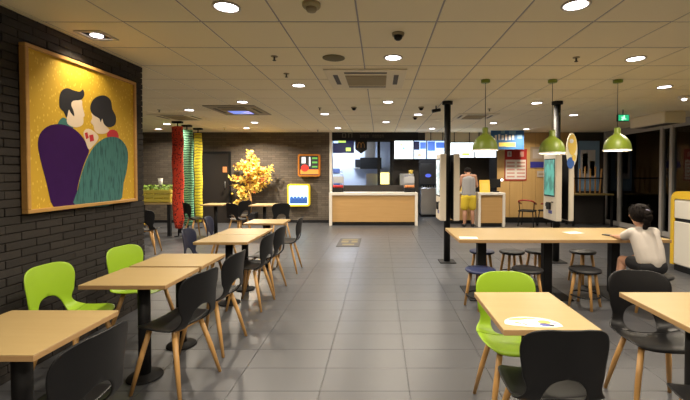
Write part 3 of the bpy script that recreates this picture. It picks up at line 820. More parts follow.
def leaves(cnt, m, seed):
    rr = random.Random(seed); mb = MB()
    for k in range(cnt):
        b_, e = rr.choice(ends)
        p = b_.lerp(e, rr.uniform(.35, 1.08)) + Vector((rr.gauss(0, .05), rr.gauss(0, .05), rr.gauss(0, .05)))
        if p.z > 2.08 or p.y > .33: continue
        s_ = rr.uniform(.035, .07)
        mt = Matrix.Translation(p) @ Matrix.Rotation(rr.uniform(0, 6.3), 4, 'Z') @ Matrix.Rotation(rr.uniform(-1.4, 1.4), 4, 'X') @ Matrix.Rotation(rr.uniform(0, 6.3), 4, 'Y')
        mb.add([mt @ Vector(q) for q in ((-s_, 0, 0), (-.2 * s_, -.5 * s_, .15 * s_), (s_, 0, 0), (-.2 * s_, .5 * s_, .15 * s_))], [(0, 1, 2), (0, 2, 3)])
    return mb
tag(leaves(1300, C_('gold_leaf', (.95, .68, .13), .45), 3).build('gold_leaves', MATS['gold_leaf'], t), 'golden leaves', kind='stuff')
tag(leaves(170, None, 5).build('red_leaves', C_('red_leaf', (.42, .08, .02), .5), t), 'russet leaves', kind='stuff')
xz = lambda a, b, d: (a, d, b)
def light_box(x0, x1, z0, z1, mf, label):
    t = thing('light_box', label, 'light box', ((x0 + x1) / 2, YB, z0), 0, 'illuminated boxes on the brick wall')
    w, h = x1 - x0, z1 - z0
    out = []; inn = []
    def rr(hw_, z0_, z1_, r):
        P = []
        for (cx, cz, a0) in ((hw_ - r, z0_ + r, -PI / 2), (hw_ - r, z1_ - r, 0), (-hw_ + r, z1_ - r, PI / 2), (-hw_ + r, z0_ + r, PI)):
            for k in range(5): P.append((cx + r * math.cos(a0 + k * PI / 8), cz + r * math.sin(a0 + k * PI / 8)))
        return P
    O, I = rr(w / 2, 0, h, .06), rr(w / 2 - .045, .045, h - .045, .035)
    n = len(O)
    vs = [(a, -.14, b_) for a, b_ in O] + [(a, -.14, b_) for a, b_ in I] + [(a, -.001, b_) for a, b_ in O] + [(a, -.11, b_) for a, b_ in I]
    fs = []
    for k in range(n):
        j = (k + 1) % n
        fs += [(k, j, n + j, n + k), (2 * n + k, 2 * n + j, j, k), (n + k, n + j, 3 * n + j, 3 * n + k)]
    fs.append(tuple(2 * n + k for k in range(n)))
    MB().add(vs, fs).build('case', mf, t)
    return t, w, h, I
M_orange = mat('orange_case', (.50, .17, .015), .45)
M_ycase = mat('yellow_case', (.72, .52, .02), .45, emit=(.72, .5, .02), estr=.25)
t, w, h, I = light_box(-2.335, -1.70, 1.34, 1.98, M_orange, 'orange framed box with dark panel and coloured shapes on the wall')
MB().prism(I, xz, -.115, -.11).build('backing', P_dark, t)
for (a, b_, c, d, m_) in ((-.25, .27, .07, .20, C_('glow_orange', (.75, .22, .04), .5, .9)), (-.21, -.10, .38, .56, C_('glow_white', (.75, .78, .8), .5, .8)), (.0, .04, .30, .56, MATS['glow_white']), (.09, .24, .50, .55, C_('glow_green', (.12, .4, .08), .5, .6)), (.09, .24, .38, .43, MATS['glow_green']), (.09, .24, .26, .30, MATS['glow_green'])):
    MB().box(a, b_, -.12, -.115, c, d).build('printed_patch', m_, t)
MB().prism(oval(-.12, .24, .11, .10, 20), xz, -.124, -.119).build('printed_patch', C_('glow_red', (.7, .03, .02), .5, .8), t)
t, w, h, I = light_box(-2.64, -2.0, .485, 1.125, M_ycase, 'yellow framed box glowing pale blue low on the brick wall')
MB().prism(I, xz, -.115, -.11).build('lit_panel', mat('glow_sky', (.5, .8, .95), .5, emit=(.55, .85, 1.0), estr=1.3), t)
MB().box(-.25, .25, -.119, -.115, .08, .24).build('printed_patch', C_('glow_navy', (.02, .07, .25), .5, .7), t)
for k in range(5):
    MB().prism(oval(-.2 + k * .1, .24, .045, .05, 14), xz, -.121, -.115).build('printed_patch', C_('glow_navy%d' % k, (.03, .10, .35), .5, .7), t)
MB().prism(oval(-.16, .48, .05, .05, 14), xz, -.119, -.115).build('printed_patch', C_('glow_pink', (.55, .35, .6), .5, .9), t)

# floor mat
t = thing('floor_mat', 'dark floor mat with yellow markings on the tiles before the counter', 'mat', (-.63, 7.9, 0))
MB().rbox(-.23, .23, -.45, .45, .0005, .008, .003, 1).build('rubber', mat('mat_rubber', (.045, .042, .04), .7), t)
for (a, b_, c, d) in ((-.17, .17, .22, .34), (-.17, -.02, -.05, .15), (.04, .17, -.05, .15), (-.12, .12, -.33, -.2)):
    MB().box(a, b_, c, d, .008, .0095).build('printed_patch', C_('mat_yellow', (.15, .115, .04)), t)

# ================================================================= COUNTERS, KITCHEN
CX0, CX1, CY0, CY1, CZ = -1.38, 1.05, 10.38, 10.95, .905
t = thing('serving_counter', 'wide oak fronted serving counter with a white frame', 'counter', ((CX0 + CX1) / 2, CY0, 0))
ox = (CX0 + CX1) / 2; hx = (CX1 - CX0) / 2
MB().rbox(-hx, hx, 0, CY1 - CY0, CZ - .075, CZ, .006, 2).build('worktop', M_white, t)
for s_ in (-1, 1):
    MB().rbox(min(s_ * hx, s_ * (hx - .08)), max(s_ * hx, s_ * (hx - .08)), 0, CY1 - CY0, 0, CZ - .075, .005, 1).build('side_panel', M_white, t)
MB().box(-hx + .08, hx - .08, .03, .05, .1, CZ - .075).build('front_panel', M_counterwood, t)
MB().box(-hx + .08, hx - .08, .05, .07, 0, .1).build('plinth', M_blackmetal, t)
o = MB().rbox(-1.36, .96, 10.97, 11.04, .0, 1.085, .005, 1).build('counter_backboard', M_darkwall); tag(o, 'dark raised board behind the white framed counter', 'backboard')
# items on the counter
def display(x, label, front):
    t = thing('condiment_display', label, 'display', (x, 10.68, CZ + .0005))
    MB().rbox(-.15, .15, -.12, .12, 0, .12, .008, 1).build('base_box', M_blackmetal, t)
    for k in range(6):
        MB().lathe([(.0001, .12), (.028, .12), (.03, .19), (.0001, .20)], (-.11 + .044 * k, -.06 + .03 * (k % 2), 0), 10).build('packet', front, t)
    for x_ in (-.14, .14): MB().tube([(x_, .1, .12), (x_, .1, .42)], .008, 6).build('post', M_steel, t)
    MB().rbox(-.15, .15, .09, .11, .25, .44, .004, 1).build('card', mat('display_grey', (.45, .47, .5), .4), t)
    return t
display(-1.16, 'black condiment display with red packets at the brick wall end of the counter', P_red)
display(.84, 'condiment display with orange packets at the drinks machine end of the counter', P_orange)
# header, pennant, menu screens
t = thing('header_sign', 'long black fascia sign over the counter with faint lettering', 'sign', (-.2, YB - .03, CEIL - .235))
MB().box(-1.17, 1.31, .0, .09, 0, .23).build('board', M_blackmetal, t)
M_dimtext = C_('dim_lettering', (.07, .06, .045))
xk = -.88
for g, (n, w_, h_) in enumerate(((2, .12, .13), (10, .045, .08))):
    for k in range(n):
        if g == 1 and k == 4: xk += .09; continue
        for (a, b_, c, d) in ((0, .25, 0, 1), (.25, 1, .8, 1), (.75, 1, 0, .8), (.25, .75, 0, .18))[: 4 - (k % 2)]:
            MB().box(xk + a * w_, xk + b_ * w_, -.004, 0, .08 + c * h_, .08 + d * h_).build('letter_stroke', M_dimtext, t)
        xk += w_ * 1.5
    xk += .16
t = thing('pennant_sign', 'black shield pennant with a golden emblem hanging over the counter', 'sign', (-.53, YB - .0545, 2.0))
MB().prism([(-.17, .42), (.17, .42), (.17, .12), (0, .0), (-.17, .12)], xz, 0, .02).build('board', M_blackmetal, t)
em = MB()
for s_ in (-1, 1):
    arc = [(s_ * .05 + .05 * math.cos(a), -.008, .17 + .15 * math.sin(a)) for a in [PI * k / 10 for k in range(11)]]
    em.tube(arc, .012, 6)
em.build('emblem', C_('emblem_gold', (.22, .11, .015)), t)
MB().rbox(-.12, .12, 0, .0198, .40, .46, .003, 1).build('hanger', M_blackmetal, t)
def screen(x0, x1, z0, z1, y, m, label, cat='screen', patches=()):
    if x0 < 1.3: z1 = CEIL - .2352
    t = thing('menu_screen', label, cat, ((x0 + x1) / 2, y, z0), 0, 'menu screens over the counter')
    w = (x1 - x0) / 2; h = z1 - z0
    MB().rbox(-w, w, 0, .06, 0, h, .005, 1).build('casing', M_blackmetal, t)
    MB().box(-w + .012, w - .012, -.004, .001, .012, h - .012).build('display', m, t)
    for (a, b_, c, d, mm) in patches:
        MB().box(-w + a * 2 * w, -w + b_ * 2 * w, -.007, -.004, c * h, d * h).build('picture_patch', mm, t)
    for s_ in ((-.6, .6) if x0 > 1.3 else ()): MB().tube([(s_ * w, .03, h), (s_ * w, .03, CEIL - z0 - .001)], .012, 6).build('hanger', M_blackmetal, t)
    return t
E = lambda nm, c, s_: mat(nm, c, .4, emit=c, estr=s_)
E_w, E_lb, E_b, E_nv, E_g, E_o, E_c = E('scr_white', (.85, .95, 1), 1.5), E('scr_ltblue', (.45, .65, 1), 1.3), E('scr_blue', (.06, .15, .55), 1.0), E('scr_navy', (.008, .012, .05), .8), E('scr_green', (.5, .75, .15), 1.0), E('scr_red', (.6, .15, .08), 1.0), E('scr_cyan', (.2, .6, .8), 1.0)
screen(-1.345, -.74, 2.02, 2.38, 10.98, E_nv, 'dark promotional screen with green spots at the brick wall end', patches=((.03, .25, .78, .95, E_lb), (.25, .62, .82, .97, E_g), (.62, .85, .15, .42, E_g)))
screen(.42, .985, 1.84, 2.38, 11.0, E_w, 'bright white menu screen over the counter', patches=((.28, .36, .3, .42, E_lb), (.45, .55, .5, .64, E_c), (.62, .7, .62, .74, E_lb), (.3, .42, .72, .8, E_g)))
screen(.99, 1.36, 1.84, 2.38, 11.0, E_lb, 'blue menu screen with dark food pictures next to the white one', patches=((.02, .45, .5, .95, E_nv), (.5, .95, .55, .9, E_b), (.2, .8, .1, .4, E_w), (.3, .6, .16, .3, E_o)))
screen(1.37, 1.95, 1.84, 2.38, 11.0, E_lb, 'pale blue menu screen with pictures behind the kiosk pole', patches=((.04, .4, .45, .95, E_b), (.45, .9, .6, .9, E_b), (.5, .9, .1, .45, E_w), (.1, .35, .1, .3, E_w)))
screen(2.02, 2.75, 1.88, 2.33, 11.0, E_w, 'white menu screen above the man at the counter', patches=((.1, .3, .2, .6, E_lb), (.5, .8, .15, .3, E_g)))
screen(2.76, 3.38, 1.88, 2.33, 11.0, E_w, 'white menu screen beside the blue ceiling banner', patches=((.1, .5, .1, .3, E_lb), (.6, .9, .5, .8, E_lb)))
o = MB().box(1.33, 3.40, 11.075, 11.13, 2.35, CEIL - .002).build('bulkhead', M_cass); tag(o, 'beige bulkhead above the menu screens behind the kiosk pole', 'bulkhead')
o = MB().box(-1.36, 1.325, 11.075, 11.13, 2.35, CEIL - .002).build('bulkhead', M_darkwall); tag(o, 'dark bulkhead behind the long black fascia sign', 'bulkhead')
# kitchen equipment
t = thing('extractor_hood', 'black extractor hood hanging in the white kitchen', 'hood', (-.33, 13.2, 1.58))
MB().rbox(-.33, .40, -.3, .5, 0, .38, .01, 1).build('canopy', M_blackmetal, t)
MB().rbox(-.18, .18, -.1, .3, .38, CEIL - 1.585, .01, 1).build('duct', M_steel, t)
t = thing('fryer_station', 'stainless fryer station under the black hood', 'fryer', (-.12, 13.2, 0))
MB().rbox(-.36, .4, -.3, .4, 0, .95, .01, 1).build('cabinet', M_steel, t)
MB().rbox(-.36, .4, .2, .4, .95, 1.42, .01, 1).build('splash_back', M_steel, t)
for x in (-.17, .2): MB().rbox(x - .13, x + .13, -.2, .12, .95, 1.0, .005, 1).build('basket', M_blackmetal, t)
t = thing('wall_shelf', 'dark stepped equipment shelf beside the extractor hood', 'shelf', (-.62, 13.6, 1.50))
MB().rbox(-.25, .25, -.1, .28, .12, .42, .01, 1).build('box', M_blackmetal, t)
MB().rbox(-.3, .3, -.12, .295, .08, .12, .004, 1).build('shelf_board', M_steel, t)
t = thing('prep_shelf', 'pale rack of blue trays at the side of the kitchen', 'shelf', (-1.5, 13.0, 0))
for z in (.4, .9, 1.4): MB().rbox(-.2, .2, -.3, .3, z, z + .03, .003, 1).build('shelf_board', M_steel, t)
for (x, y) in ((-.19, -.29), (.19, -.29), (-.19, .29), (.19, .29)): MB().tube([(x, y, 0), (x, y, 1.8)], .012, 8).build('post', M_steel, t)
for z, c in ((.43, 'lowest'), (.93, 'middle'), (1.43, 'top')):
    o = MB().rbox(-1.67, -1.33, 12.75, 13.25, z + .001, z + .16, .015, 1).build('food_tray', mat('tray_blue_' + c, (.10, .14, .32), .5)); tag(o, 'blue tray on the %s board of the kitchen rack' % c, 'tray', 'trays on the kitchen rack')
t = thing('heat_lamp_station', 'glowing yellow warming cabinet behind the counter', 'warmer', (.16, 11.6, 0))
MB().rbox(-.15, .15, -.15, .2, 0, 1.1, .01, 1).build('cabinet', M_blackmetal, t)
MB().rbox(-.13, .13, -.13, .15, 1.1, 1.45, .01, 1).build('lit_case', E('warm_glow', (1, .85, .3), 1.6), t)
MB().rbox(-.15, .15, -.15, .2, 1.45, 1.49, .005, 1).build('roof', M_steel, t)
for (x, nm) in ((-.02, 'dark upright post between the glowing warmer and the extractor hood'), (.35, 'dark upright post between the glowing warmer and the bright menu screen')):
    o = MB().rbox(x - .04, x + .04, 11.2, 11.28, 0, CEIL - .002, .004, 1).build('kitchen_post', M_blackmetal); tag(o, nm, 'post', 'posts in the kitchen opening')
o = MB().rbox(.33, 3.4, 11.45, 11.55, 0, 1.90, .004, 1)  # dark partition under the menus leaves the drinks bay open
o = MB().rbox(.40, 1.18, 11.45, 11.55, 0, 2.4, .004, 1).build('kitchen_partition', M_darkwall); tag(o, 'dark partition below the bright menu screen', 'partition')
o = MB().rbox(1.98, 3.38, 11.75, 11.85, 0, 2.4, .004, 1).build('kitchen_partition', M_darkwall); tag(o, 'dark partition below the menu screens behind the man', 'partition')
t = thing('coffee_machine', 'silver coffee machine behind the end of the counter', 'coffee machine', (.80, 11.2, 0))
MB().rbox(-.25, .25, -.12, .14, 0, .95, .01, 1).build('stand', M_blackmetal, t)
MB().rbox(-.20, .20, -.12, .14, .95, 1.42, .015, 2).build('body', mat('machine_silver', (.42, .44, .47), .35, metal=.4), t)
MB().lathe([(.0001, 1.42), (.05, 1.42), (.07, 1.52), (.0001, 1.53)], (.12, 0, 0), 14).build('bean_hopper', P_yel, t)
MB().box(-.06, .03, -.125, -.119, 1.25, 1.36).build('badge', P_blue, t)
t = thing('drinks_machine', 'tall stainless drinks dispenser with blue oval badge', 'drinks dispenser', (1.62, 12.7, 0))
MB().rbox(-.27, .27, -.3, .29, .08, .95, .01, 1).build('cabinet', M_steel, t)
MB().rbox(-.27, .27, -.05, .29, .95, 1.75, .015, 2).build('tower', mat('machine_dark', (.06, .055, .05), .35), t)
MB().rbox(-.25, .25, -.28, .25, 0, .08, .005, 1).build('plinth', M_blackmetal, t)
MB().prism(oval(0, 1.35, .10, .06, 20), xz, -.06, -.05).build('badge', E('badge_blue', (.08, .12, .6), .8), t)
for k in range(6):
    MB().tube([(-.2 + .08 * k, -.12, 1.02), (-.2 + .08 * k, -.12, .90 + .05)], .016, 8).build('nozzle', M_white, t)
MB().rbox(-.25, .25, -.18, -.05, 1.02, 1.07, .005, 1).build('nozzle_rail', M_blackmetal, t)

# pick-up counter on the right
t = thing('pickup_counter', 'white framed pick-up counter with oak panel beside the man', 'counter', (3.0, 10.12, 0))
MB().rbox(-.36, .36, 0, .5, .85, .915, .006, 1).build('worktop', M_white, t)
for s_ in (-1, 1): MB().rbox(min(s_ * .36, s_ * .295), max(s_ * .36, s_ * .295), 0, .5, 0, .85, .005, 1).build('side_panel', M_white, t)
MB().box(-.295, .295, .06, .08, .1, .85).build('front_panel', M_counterwood, t)
MB().box(-.295, .295, .08, .10, 0, .1).build('plinth', M_blackmetal, t)
t = thing('order_counter', 'low wooden order counter in front of the man', 'counter', (2.25, 10.75, 0))
MB().rbox(-.35, .36, 0, .5, .85, .91, .006, 1).build('worktop', M_white, t)
MB().rbox(-.34, .35, .02, .48, .1, .85, .005, 1).build('body', M_counterwood, t)
MB().box(-.33, .34, .04, .46, 0, .1).build('plinth', M_blackmetal, t)
t = thing('menu_stand', 'orange yellow menu board leaning on the pick-up counter', 'menu', (2.86, 10.30, .9155))
mt = Matrix.Rotation(-.18, 4, 'X')
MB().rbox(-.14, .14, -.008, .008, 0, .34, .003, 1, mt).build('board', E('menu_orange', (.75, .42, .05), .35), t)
MB().rbox(-.09, .09, -.011, -.007, .06, .25, .001, 1, mt).build('printed_patch', P_yel, t)
MB().tube([(0, .06, .3), (0, .13, 0)], .008, 6).build('prop', M_blackmetal, t)
t = thing('register', 'dark cash register screen on the pick-up counter', 'register', (3.20, 10.46, .9155))
MB().rbox(-.08, .08, -.06, .06, 0, .03, .004, 1).build('foot', M_blackmetal, t)
MB().tube([(0, 0, .03), (0, 0, .2)], .015, 8).build('stem', M_blackmetal, t)
MB().rbox(-.17, .13, -.02, .02, .13, .36, .006, 1).build('monitor', M_blackmetal, t)
MB().lathe([(.0001, .30), (.028, .31), (.035, .335), (.028, .36), (.0001, .37)], (.16, -.03, 0), 12).build('indicator_light', E('indicator', (.8, .85, 1), 2), t)
t = thing('till_display', 'yellow till display on the order counter beside the man', 'display', (2.42, 10.92, .9105))
MB().rbox(-.16, .2, -.05, .05, 0, .16, .01, 1).build('tray', P_yel, t)
MB().rbox(-.13, .0, -.02, .02, .16, .35, .005, 1).build('screen', M_blackmetal, t)

# kitchen lights (tubes on the kitchen ceiling)
for (x, y, wq) in ((-1.2, 12.3, 34), (-1.25, 13.3, 22), (1.2, 12.2, 14), (2.7, 12.4, 8)):
    t = thing('kitchen_light', 'long white tube light on the kitchen ceiling', 'ceiling light', (x, y, CEIL), 0, 'kitchen tube lights')
    MB().rbox(-.5, .5, -.08, .08, -.05, -.001, .01, 1).build('housing', M_white, t)
    MB().box(-.48, .48, -.06, .06, -.054, -.05).build('diffuser', E('tube_glow', (.9, .95, 1), 3), t)
    ld = bpy.data.lights.new('tube', 'AREA'); ld.shape = 'RECTANGLE'; ld.size = .96; ld.size_y = .12; ld.energy = wq; ld.color = (.74, .84, 1.0)
    lo = bpy.data.objects.new('tube', ld); COL.objects.link(lo); lo.parent = t; lo.location = (0, 0, -.06)

# ================================================================= POSTERS
def poster(x0, x1, z0, z1, y, base, label, patches, name='poster'):
    t = thing(name, label, 'poster', ((x0 + x1) / 2, y, z0))
    w, h = x1 - x0, z1 - z0
    MB().box(-w / 2, w / 2, -.012, 0, 0, h).build('sheet', base, t)
    for (a, b_, c, d, m_) in patches:
        MB().box(-w / 2 + a * w, -w / 2 + b_ * w, -.015, -.012, c * h, d * h).build('printed_patch', m_, t)
    return t
B_blue = C_('poster_blue', (.035, .13, .32)); B_lt = C_('poster_ltblue', (.2, .36, .5)); B_w = C_('poster_white', (.78, .72, .64)); B_red = C_('poster_red', (.42, .02, .015)); B_navy = C_('poster_navy', (.03, .03, .25)); B_tan = C_('poster_tan', (.36, .27, .17)); B_pink = C_('poster_pink', (.62, .32, .26))
x0, _, z1 = at_depth(490.5, 128, 10.55); x1, _, z0 = at_depth(523.5, 149.5, 10.55)
t = poster(x0, x1, z0, z1, 10.55, B_blue, 'blue hanging banner with pale lettering and yellow ribbon', [(.12, .18, .42, .66, B_w), (.22, .28, .44, .70, B_w), (.32, .39, .44, .66, B_w), (.43, .49, .42, .70, B_w), (.54, .60, .44, .66, B_w), (.64, .70, .45, .68, B_w), (.30, .42, .74, .92, B_lt), (.55, .75, .72, .86, B_lt), (.8, .94, .5, .7, B_lt), (.24, .74, .14, .32, P_yel)], 'hanging_banner')
for s_ in (-.35, .35): MB().tube([(s_, -.006, z1 - z0), (s_, -.006, CEIL - z0 - .001)], .004, 6).build('wire', M_blackmetal, t)
YP = YB - .012
x0, _, z1 = at_depth(504.5, 149, YP); x1, _, z0 = at_depth(526.5, 180.5, YP)
pp = [(.04, .96, .04, .66, B_w), (.12, .3, .76, .92, B_w), (.16, .26, .79, .89, B_red), (.68, .86, .75, .92, B_pink)]
for k in range(5): pp += [(.1, .45, .10 + k * .11, .15 + k * .11, B_pink), (.55, .92, .10 + k * .11, .15 + k * .11, B_pink)]
for k in range(len(pp) - 10, len(pp)): pass
t = poster(x0, x1, z0, z1, YP, B_red, 'red topped menu poster with two pale columns on oak wall', pp[:4])
w, h = x1 - x0, z1 - z0
for (a, b_, c, d, m_) in pp[4:]:
    MB().box(-w / 2 + a * w, -w / 2 + b_ * w, -.017, -.015, c * h, d * h).build('printed_line', m_, t)
x0, _, z1 = at_depth(530, 147, YP); x1, _, z0 = at_depth(545, 168, YP)
poster(x0, x1, z0, z1, YP, B_tan, 'tan notice with a navy band on the oak wall', [(.15, .8, .45, .9, C_('poster_grey', (.45, .38, .32))), (.0, 1, .02, .3, B_navy)])
x0, _, z1 = at_depth(537, 171, YP); x1, _, z0 = at_depth(546, 177, YP)
poster(x0, x1, z0, z1, YP, C_('poster_pale', (.52, .45, .38)), 'small pale notice low on the oak wall', [(.15, .85, .35, .6, B_tan)])
x0, _, z1 = at_depth(493.5, 150, YP); x1, _, z0 = at_depth(504, 160, YP)
YC = YB - .002
x0, _, z1 = at_depth(578, 141, YC); x1, _, z0 = at_depth(599, 191, YC)
poster(x0, x1, z0, z1, YC, C_('poster_skyblue', (.22, .38, .62)), 'blue and white poster with yellow shapes on the corner wall', [(.1, .8, .25, .82, C_('poster_cloud', (.66, .66, .70))), (.2, .45, .35, .75, P_dark), (.25, .42, .5, .62, P_yel), (.55, .78, .3, .6, P_olive), (.1, .9, .04, .2, C_('poster_ltblue2', (.32, .5, .75)))])
# tall rack with wooden sticks in front of the poster
rx, _, _ = at_depth(588, 190, 10.4)
t = thing('display_rack', 'wooden upright rack on a tall dark shelf in the window corner', 'rack', (rx, 10.45, 0))
MB().rbox(-.5, .62, -.22, .22, .84, .88, .005, 1).build('shelf_top', C_('rack_shelf', (.26, .19, .06)), t)
for (x, y) in ((-.46, -.18), (.58, -.18), (-.46, .18), (.58, .18)): MB().box(x - .025, x + .025, y - .025, y + .025, 0, .84).build('leg', M_blackmetal, t)
MB().box(-.42, .55, .16, .18, .02, .84).build('back_panel', M_darkwall, t)
for k, x in enumerate((-.36, -.22, -.08, .06, .2, .32)):
    lean = .05 if k in (0, 5) else 0
    MB().tube([(x, -.05, .88), (x + (lean if k else -lean), -.05, 1.62 - .06 * (k % 2))], .022, 8).build('upright', M_leg, t)
MB().box(-.42, .40, -.085, -.065, 1.28, 1.32).build('crossbar', M_blackmetal, t)

# exit sign and air curtain
t = thing('exit_sign', 'green lit exit sign hanging from the ceiling by the windows', 'sign', (4.47, 7.0, CEIL))
MB().tube([(0, 0, -.001), (0, 0, -.10)], .008, 6).build('rod', M_blackmetal, t)
MB().rbox(-.11, .11, -.02, .02, -.22, -.09, .006, 1).build('case', M_blackmetal, t)
MB().box(-.095, .095, -.023, -.019, -.208, -.102).build('lit_face', E('exit_green', (.02, .42, .18), 1.0), t)
fig = MB().box(-.02, .02, -.026, -.023, -.17, -.135).box(-.05, -.015, -.026, -.023, -.15, -.14).box(.01, .045, -.026, -.023, -.185, -.17).box(-.04, -.005, -.026, -.023, -.20, -.17)
fig.prism(oval(.01, -.122, .012, .012, 10), xz, -.026, -.023)
fig.build('running_figure', E('exit_pale', (.6, 1, .75), 1.0), t)
t = thing('air_curtain', 'boxy beige air curtain unit under the ceiling near the exit sign', 'air curtain', (5.56, 7.66, CEIL - .22))
MB().rbox(-.2, .2, -.5, .5, 0, .2185, .02, 2).build('casing', M_cass, t)
MB().box(-.12, .12, -.45, .45, -.004, .01).build('air_slot', M_slot, t)
t = thing('emergency_light', 'twin headed emergency light on the ceiling edge', 'emergency light', (*on_ceiling(683, 96), CEIL))
MB().rbox(-.06, .06, -.06, .06, -.05, -.001, .01, 1).build('housing', M_white, t)
MB().lathe([(.0001, -.075), (.025, -.07), (.03, -.05), (.0001, -.05)], n=14).build('lamp_head', M_emit, t)

# red high chairs by the oak wall
M_redp = mat('red_plastic', (.30, .02, .015), .4)
hc = None
for (x, y, rz, lab) in ((4.02, 10.3, -.6, 'red and black chair standing free against the oak wall'), (4.62, 10.35, .6, 'red and black chair partly hidden by the kiosk screen')):
    if hc is None:
        t = thing('child_chair', lab, 'chair', (x, y, 0), rz, 'red chairs by the oak wall'); hc = t
        MB().rbox(-.2, .2, -.2, .2, .40, .44, .012, 2).build('seat', M_blackmetal, t)
        arc = [(-.2 * math.cos(a) , -.14 - .09 * math.sin(a), .66 + .06 * math.sin(a)) for a in [PI * k / 12 for k in range(13)]]
        MB().tube([(-.2, .10, .60)] + arc + [(.2, .10, .60)], .022, 8).build('back_rail', M_redp, t)
        for (sx, sy) in ((-1, 1), (1, 1), (-1, -1), (1, -1)):
            MB().tube([(sx * .17, sy * .17, .40), (sx * .2, sy * .2, 0)], .014, 8).build('leg', M_blackmetal, t)
        for sx in (-1, 1): MB().tube([(sx * .18, -.1, .44), (sx * .2, -.13, .67)], .012, 8).build('post', M_blackmetal, t)
    else: dup(hc, (x, y, 0), rz, lab)

# ================================================================= WASTE STATION
t = thing('waste_station', 'white panelled waste station with a rounded yellow frame', 'waste bin', (4.41, 5.0, 0))
MB().box(.03, .60, -.72, .70, 0, .09).build('plinth', M_blackmetal, t)
MB().rbox(.012, .58, -.70, .68, .09, 1.14, .02, 2).build('body', M_white, t)
M_yel2 = mat('yellow_frame', (.72, .47, .02), .4)
def arch(yo, zt, r): # outline of a rounded top slab in (y,z)
    P = [(-yo, .09)]
    for k in range(9): a = PI - k * PI / 16; P.append((-yo + r + r * math.cos(a), zt - r + r * math.sin(a)))
    for k in range(9): a = PI / 2 - k * PI / 16; P.append((yo - r + r * math.cos(a), zt - r + r * math.sin(a)))
    P.append((yo, .09)); return P
O, I = arch(.72, 1.185, .13), arch(.66, 1.075, .05)
n = len(O); fs = []
vs = [(-.02, a, b_) for a, b_ in O] + [(-.02, a, b_) for a, b_ in I] + [(.6, a, b_) for a, b_ in O] + [(.6, a, b_) for a, b_ in I]
for k in range(n - 1):
    fs += [(k, k + 1, n + k + 1, n + k), (2 * n + k, 2 * n + k + 1, k + 1, k), (n + k, n + k + 1, 3 * n + k + 1, 3 * n + k), (3 * n + k, 3 * n + k + 1, 2 * n + k + 1, 2 * n + k)]
fs += [(0, n, 3 * n, 2 * n), (n - 1, 2 * n - 1, 4 * n - 1, 3 * n - 1)]
MB().add(vs, fs).build('frame', M_yel2, t)
for (y0, y1) in ((-.66, -.005), (.005, .66)):
    MB().rbox(-.012, .015, y0, y1, .79, 1.06, .006, 1).build('flap', M_white, t)
    MB().rbox(-.012, .015, y0, y1, .11, .74, .006, 1).build('door', M_white, t)
MB().box(.005, .02, -.66, .66, .74, .79).build('slot', M_blackmetal, t)

# ================================================================= PEOPLE
def ellipsoid(c, r, n=16, mm=10, mtx=None, jitter=0, seed=1):
    rr = random.Random(seed); vs = []; fs = []
    for i in range(mm + 1):
        th = PI * i / mm
        for k in range(n):
            ph = 2 * PI * k / n; q = 1 + rr.uniform(-jitter, jitter)
            p = Vector((r[0] * q * math.sin(th) * math.cos(ph), r[1] * q * math.sin(th) * math.sin(ph), r[2] * q * math.cos(th)))
            if mtx: p = mtx @ p
            vs.append(Vector(c) + p)
    for i in range(mm):
        for k in range(n): fs.append((i * n + k, (i + 1) * n + k, (i + 1) * n + (k + 1) % n, i * n + (k + 1) % n))
    return vs, fs


def flesh(name, chains, m, parent, voxel=.008, smooth=4, off=(0, 0, 0), extra=()):
    """chains of (x, y, z, r) joints become tapered capsules, fused into one continuous surface"""
    mb = MB(); o_ = Vector(off)
    for ch in chains:
        ch = [(Vector(c[:3]) - o_, c[3]) for c in ch]
        for p, rad in ch: mb.add(*ellipsoid(tuple(p), (rad, rad, rad), 14, 8))
        for (p, a), (q, b_) in zip(ch, ch[1:]): mb.tube([tuple(p), tuple(q)], [a, b_], 14)
    for c, rad in extra: mb.add(*ellipsoid(tuple(Vector(c) - o_), rad, 16, 10))
    o = mb.build(name, m)
    rm = o.modifiers.new('fuse', 'REMESH'); rm.mode = 'VOXEL'; rm.voxel_size = voxel; rm.use_smooth_shade = True
    if smooth:
        sm = o.modifiers.new('relax', 'SMOOTH'); sm.factor = .5; sm.iterations = smooth
    dg = bpy.context.evaluated_depsgraph_get(); dg.update()
    m2 = bpy.data.meshes.new_from_object(o.evaluated_get(dg))
    bpy.data.objects.remove(o)
    for p in m2.polygons: p.use_smooth = True
    ob = bpy.data.objects.new(name, m2); COL.objects.link(ob); ob.parent = parent
    return ob
def fingers(px, py, pz, ang, th, sc=1.0):
    """four unequal bent fingers and a thumb leaving the side of the palm; ang = heading from +Y, th = thumb side"""
    out = []
    fx, fy = math.sin(ang), math.cos(ang); sx, sy = fy, -fx
    for k in range(4):
        ln = (.050, .060, .056, .043)[k] * sc; o_ = (k - 1.5) * .0165 * sc * (-th)
        b = (px + sx * o_ + fx * .02 * sc, py + sy * o_ + fy * .02 * sc)
        out.append([(b[0] + fx * d * ln, b[1] + fy * d * ln, pz + dz * sc, rr_ * sc) for d, dz, rr_ in ((0, .002, .0085), (.5, .006, .008), (1, -.008, .007))])
    out.append([(px + th * sx * a * sc + fx * b * sc, py + th * sy * a * sc + fy * b * sc, pz + dz * sc, rr_ * sc) for a, b, dz, rr_ in ((.012, -.018, 0, .010), (.034, .0, -.003, .0095), (.040, .028, -.007, .008))])
    return out

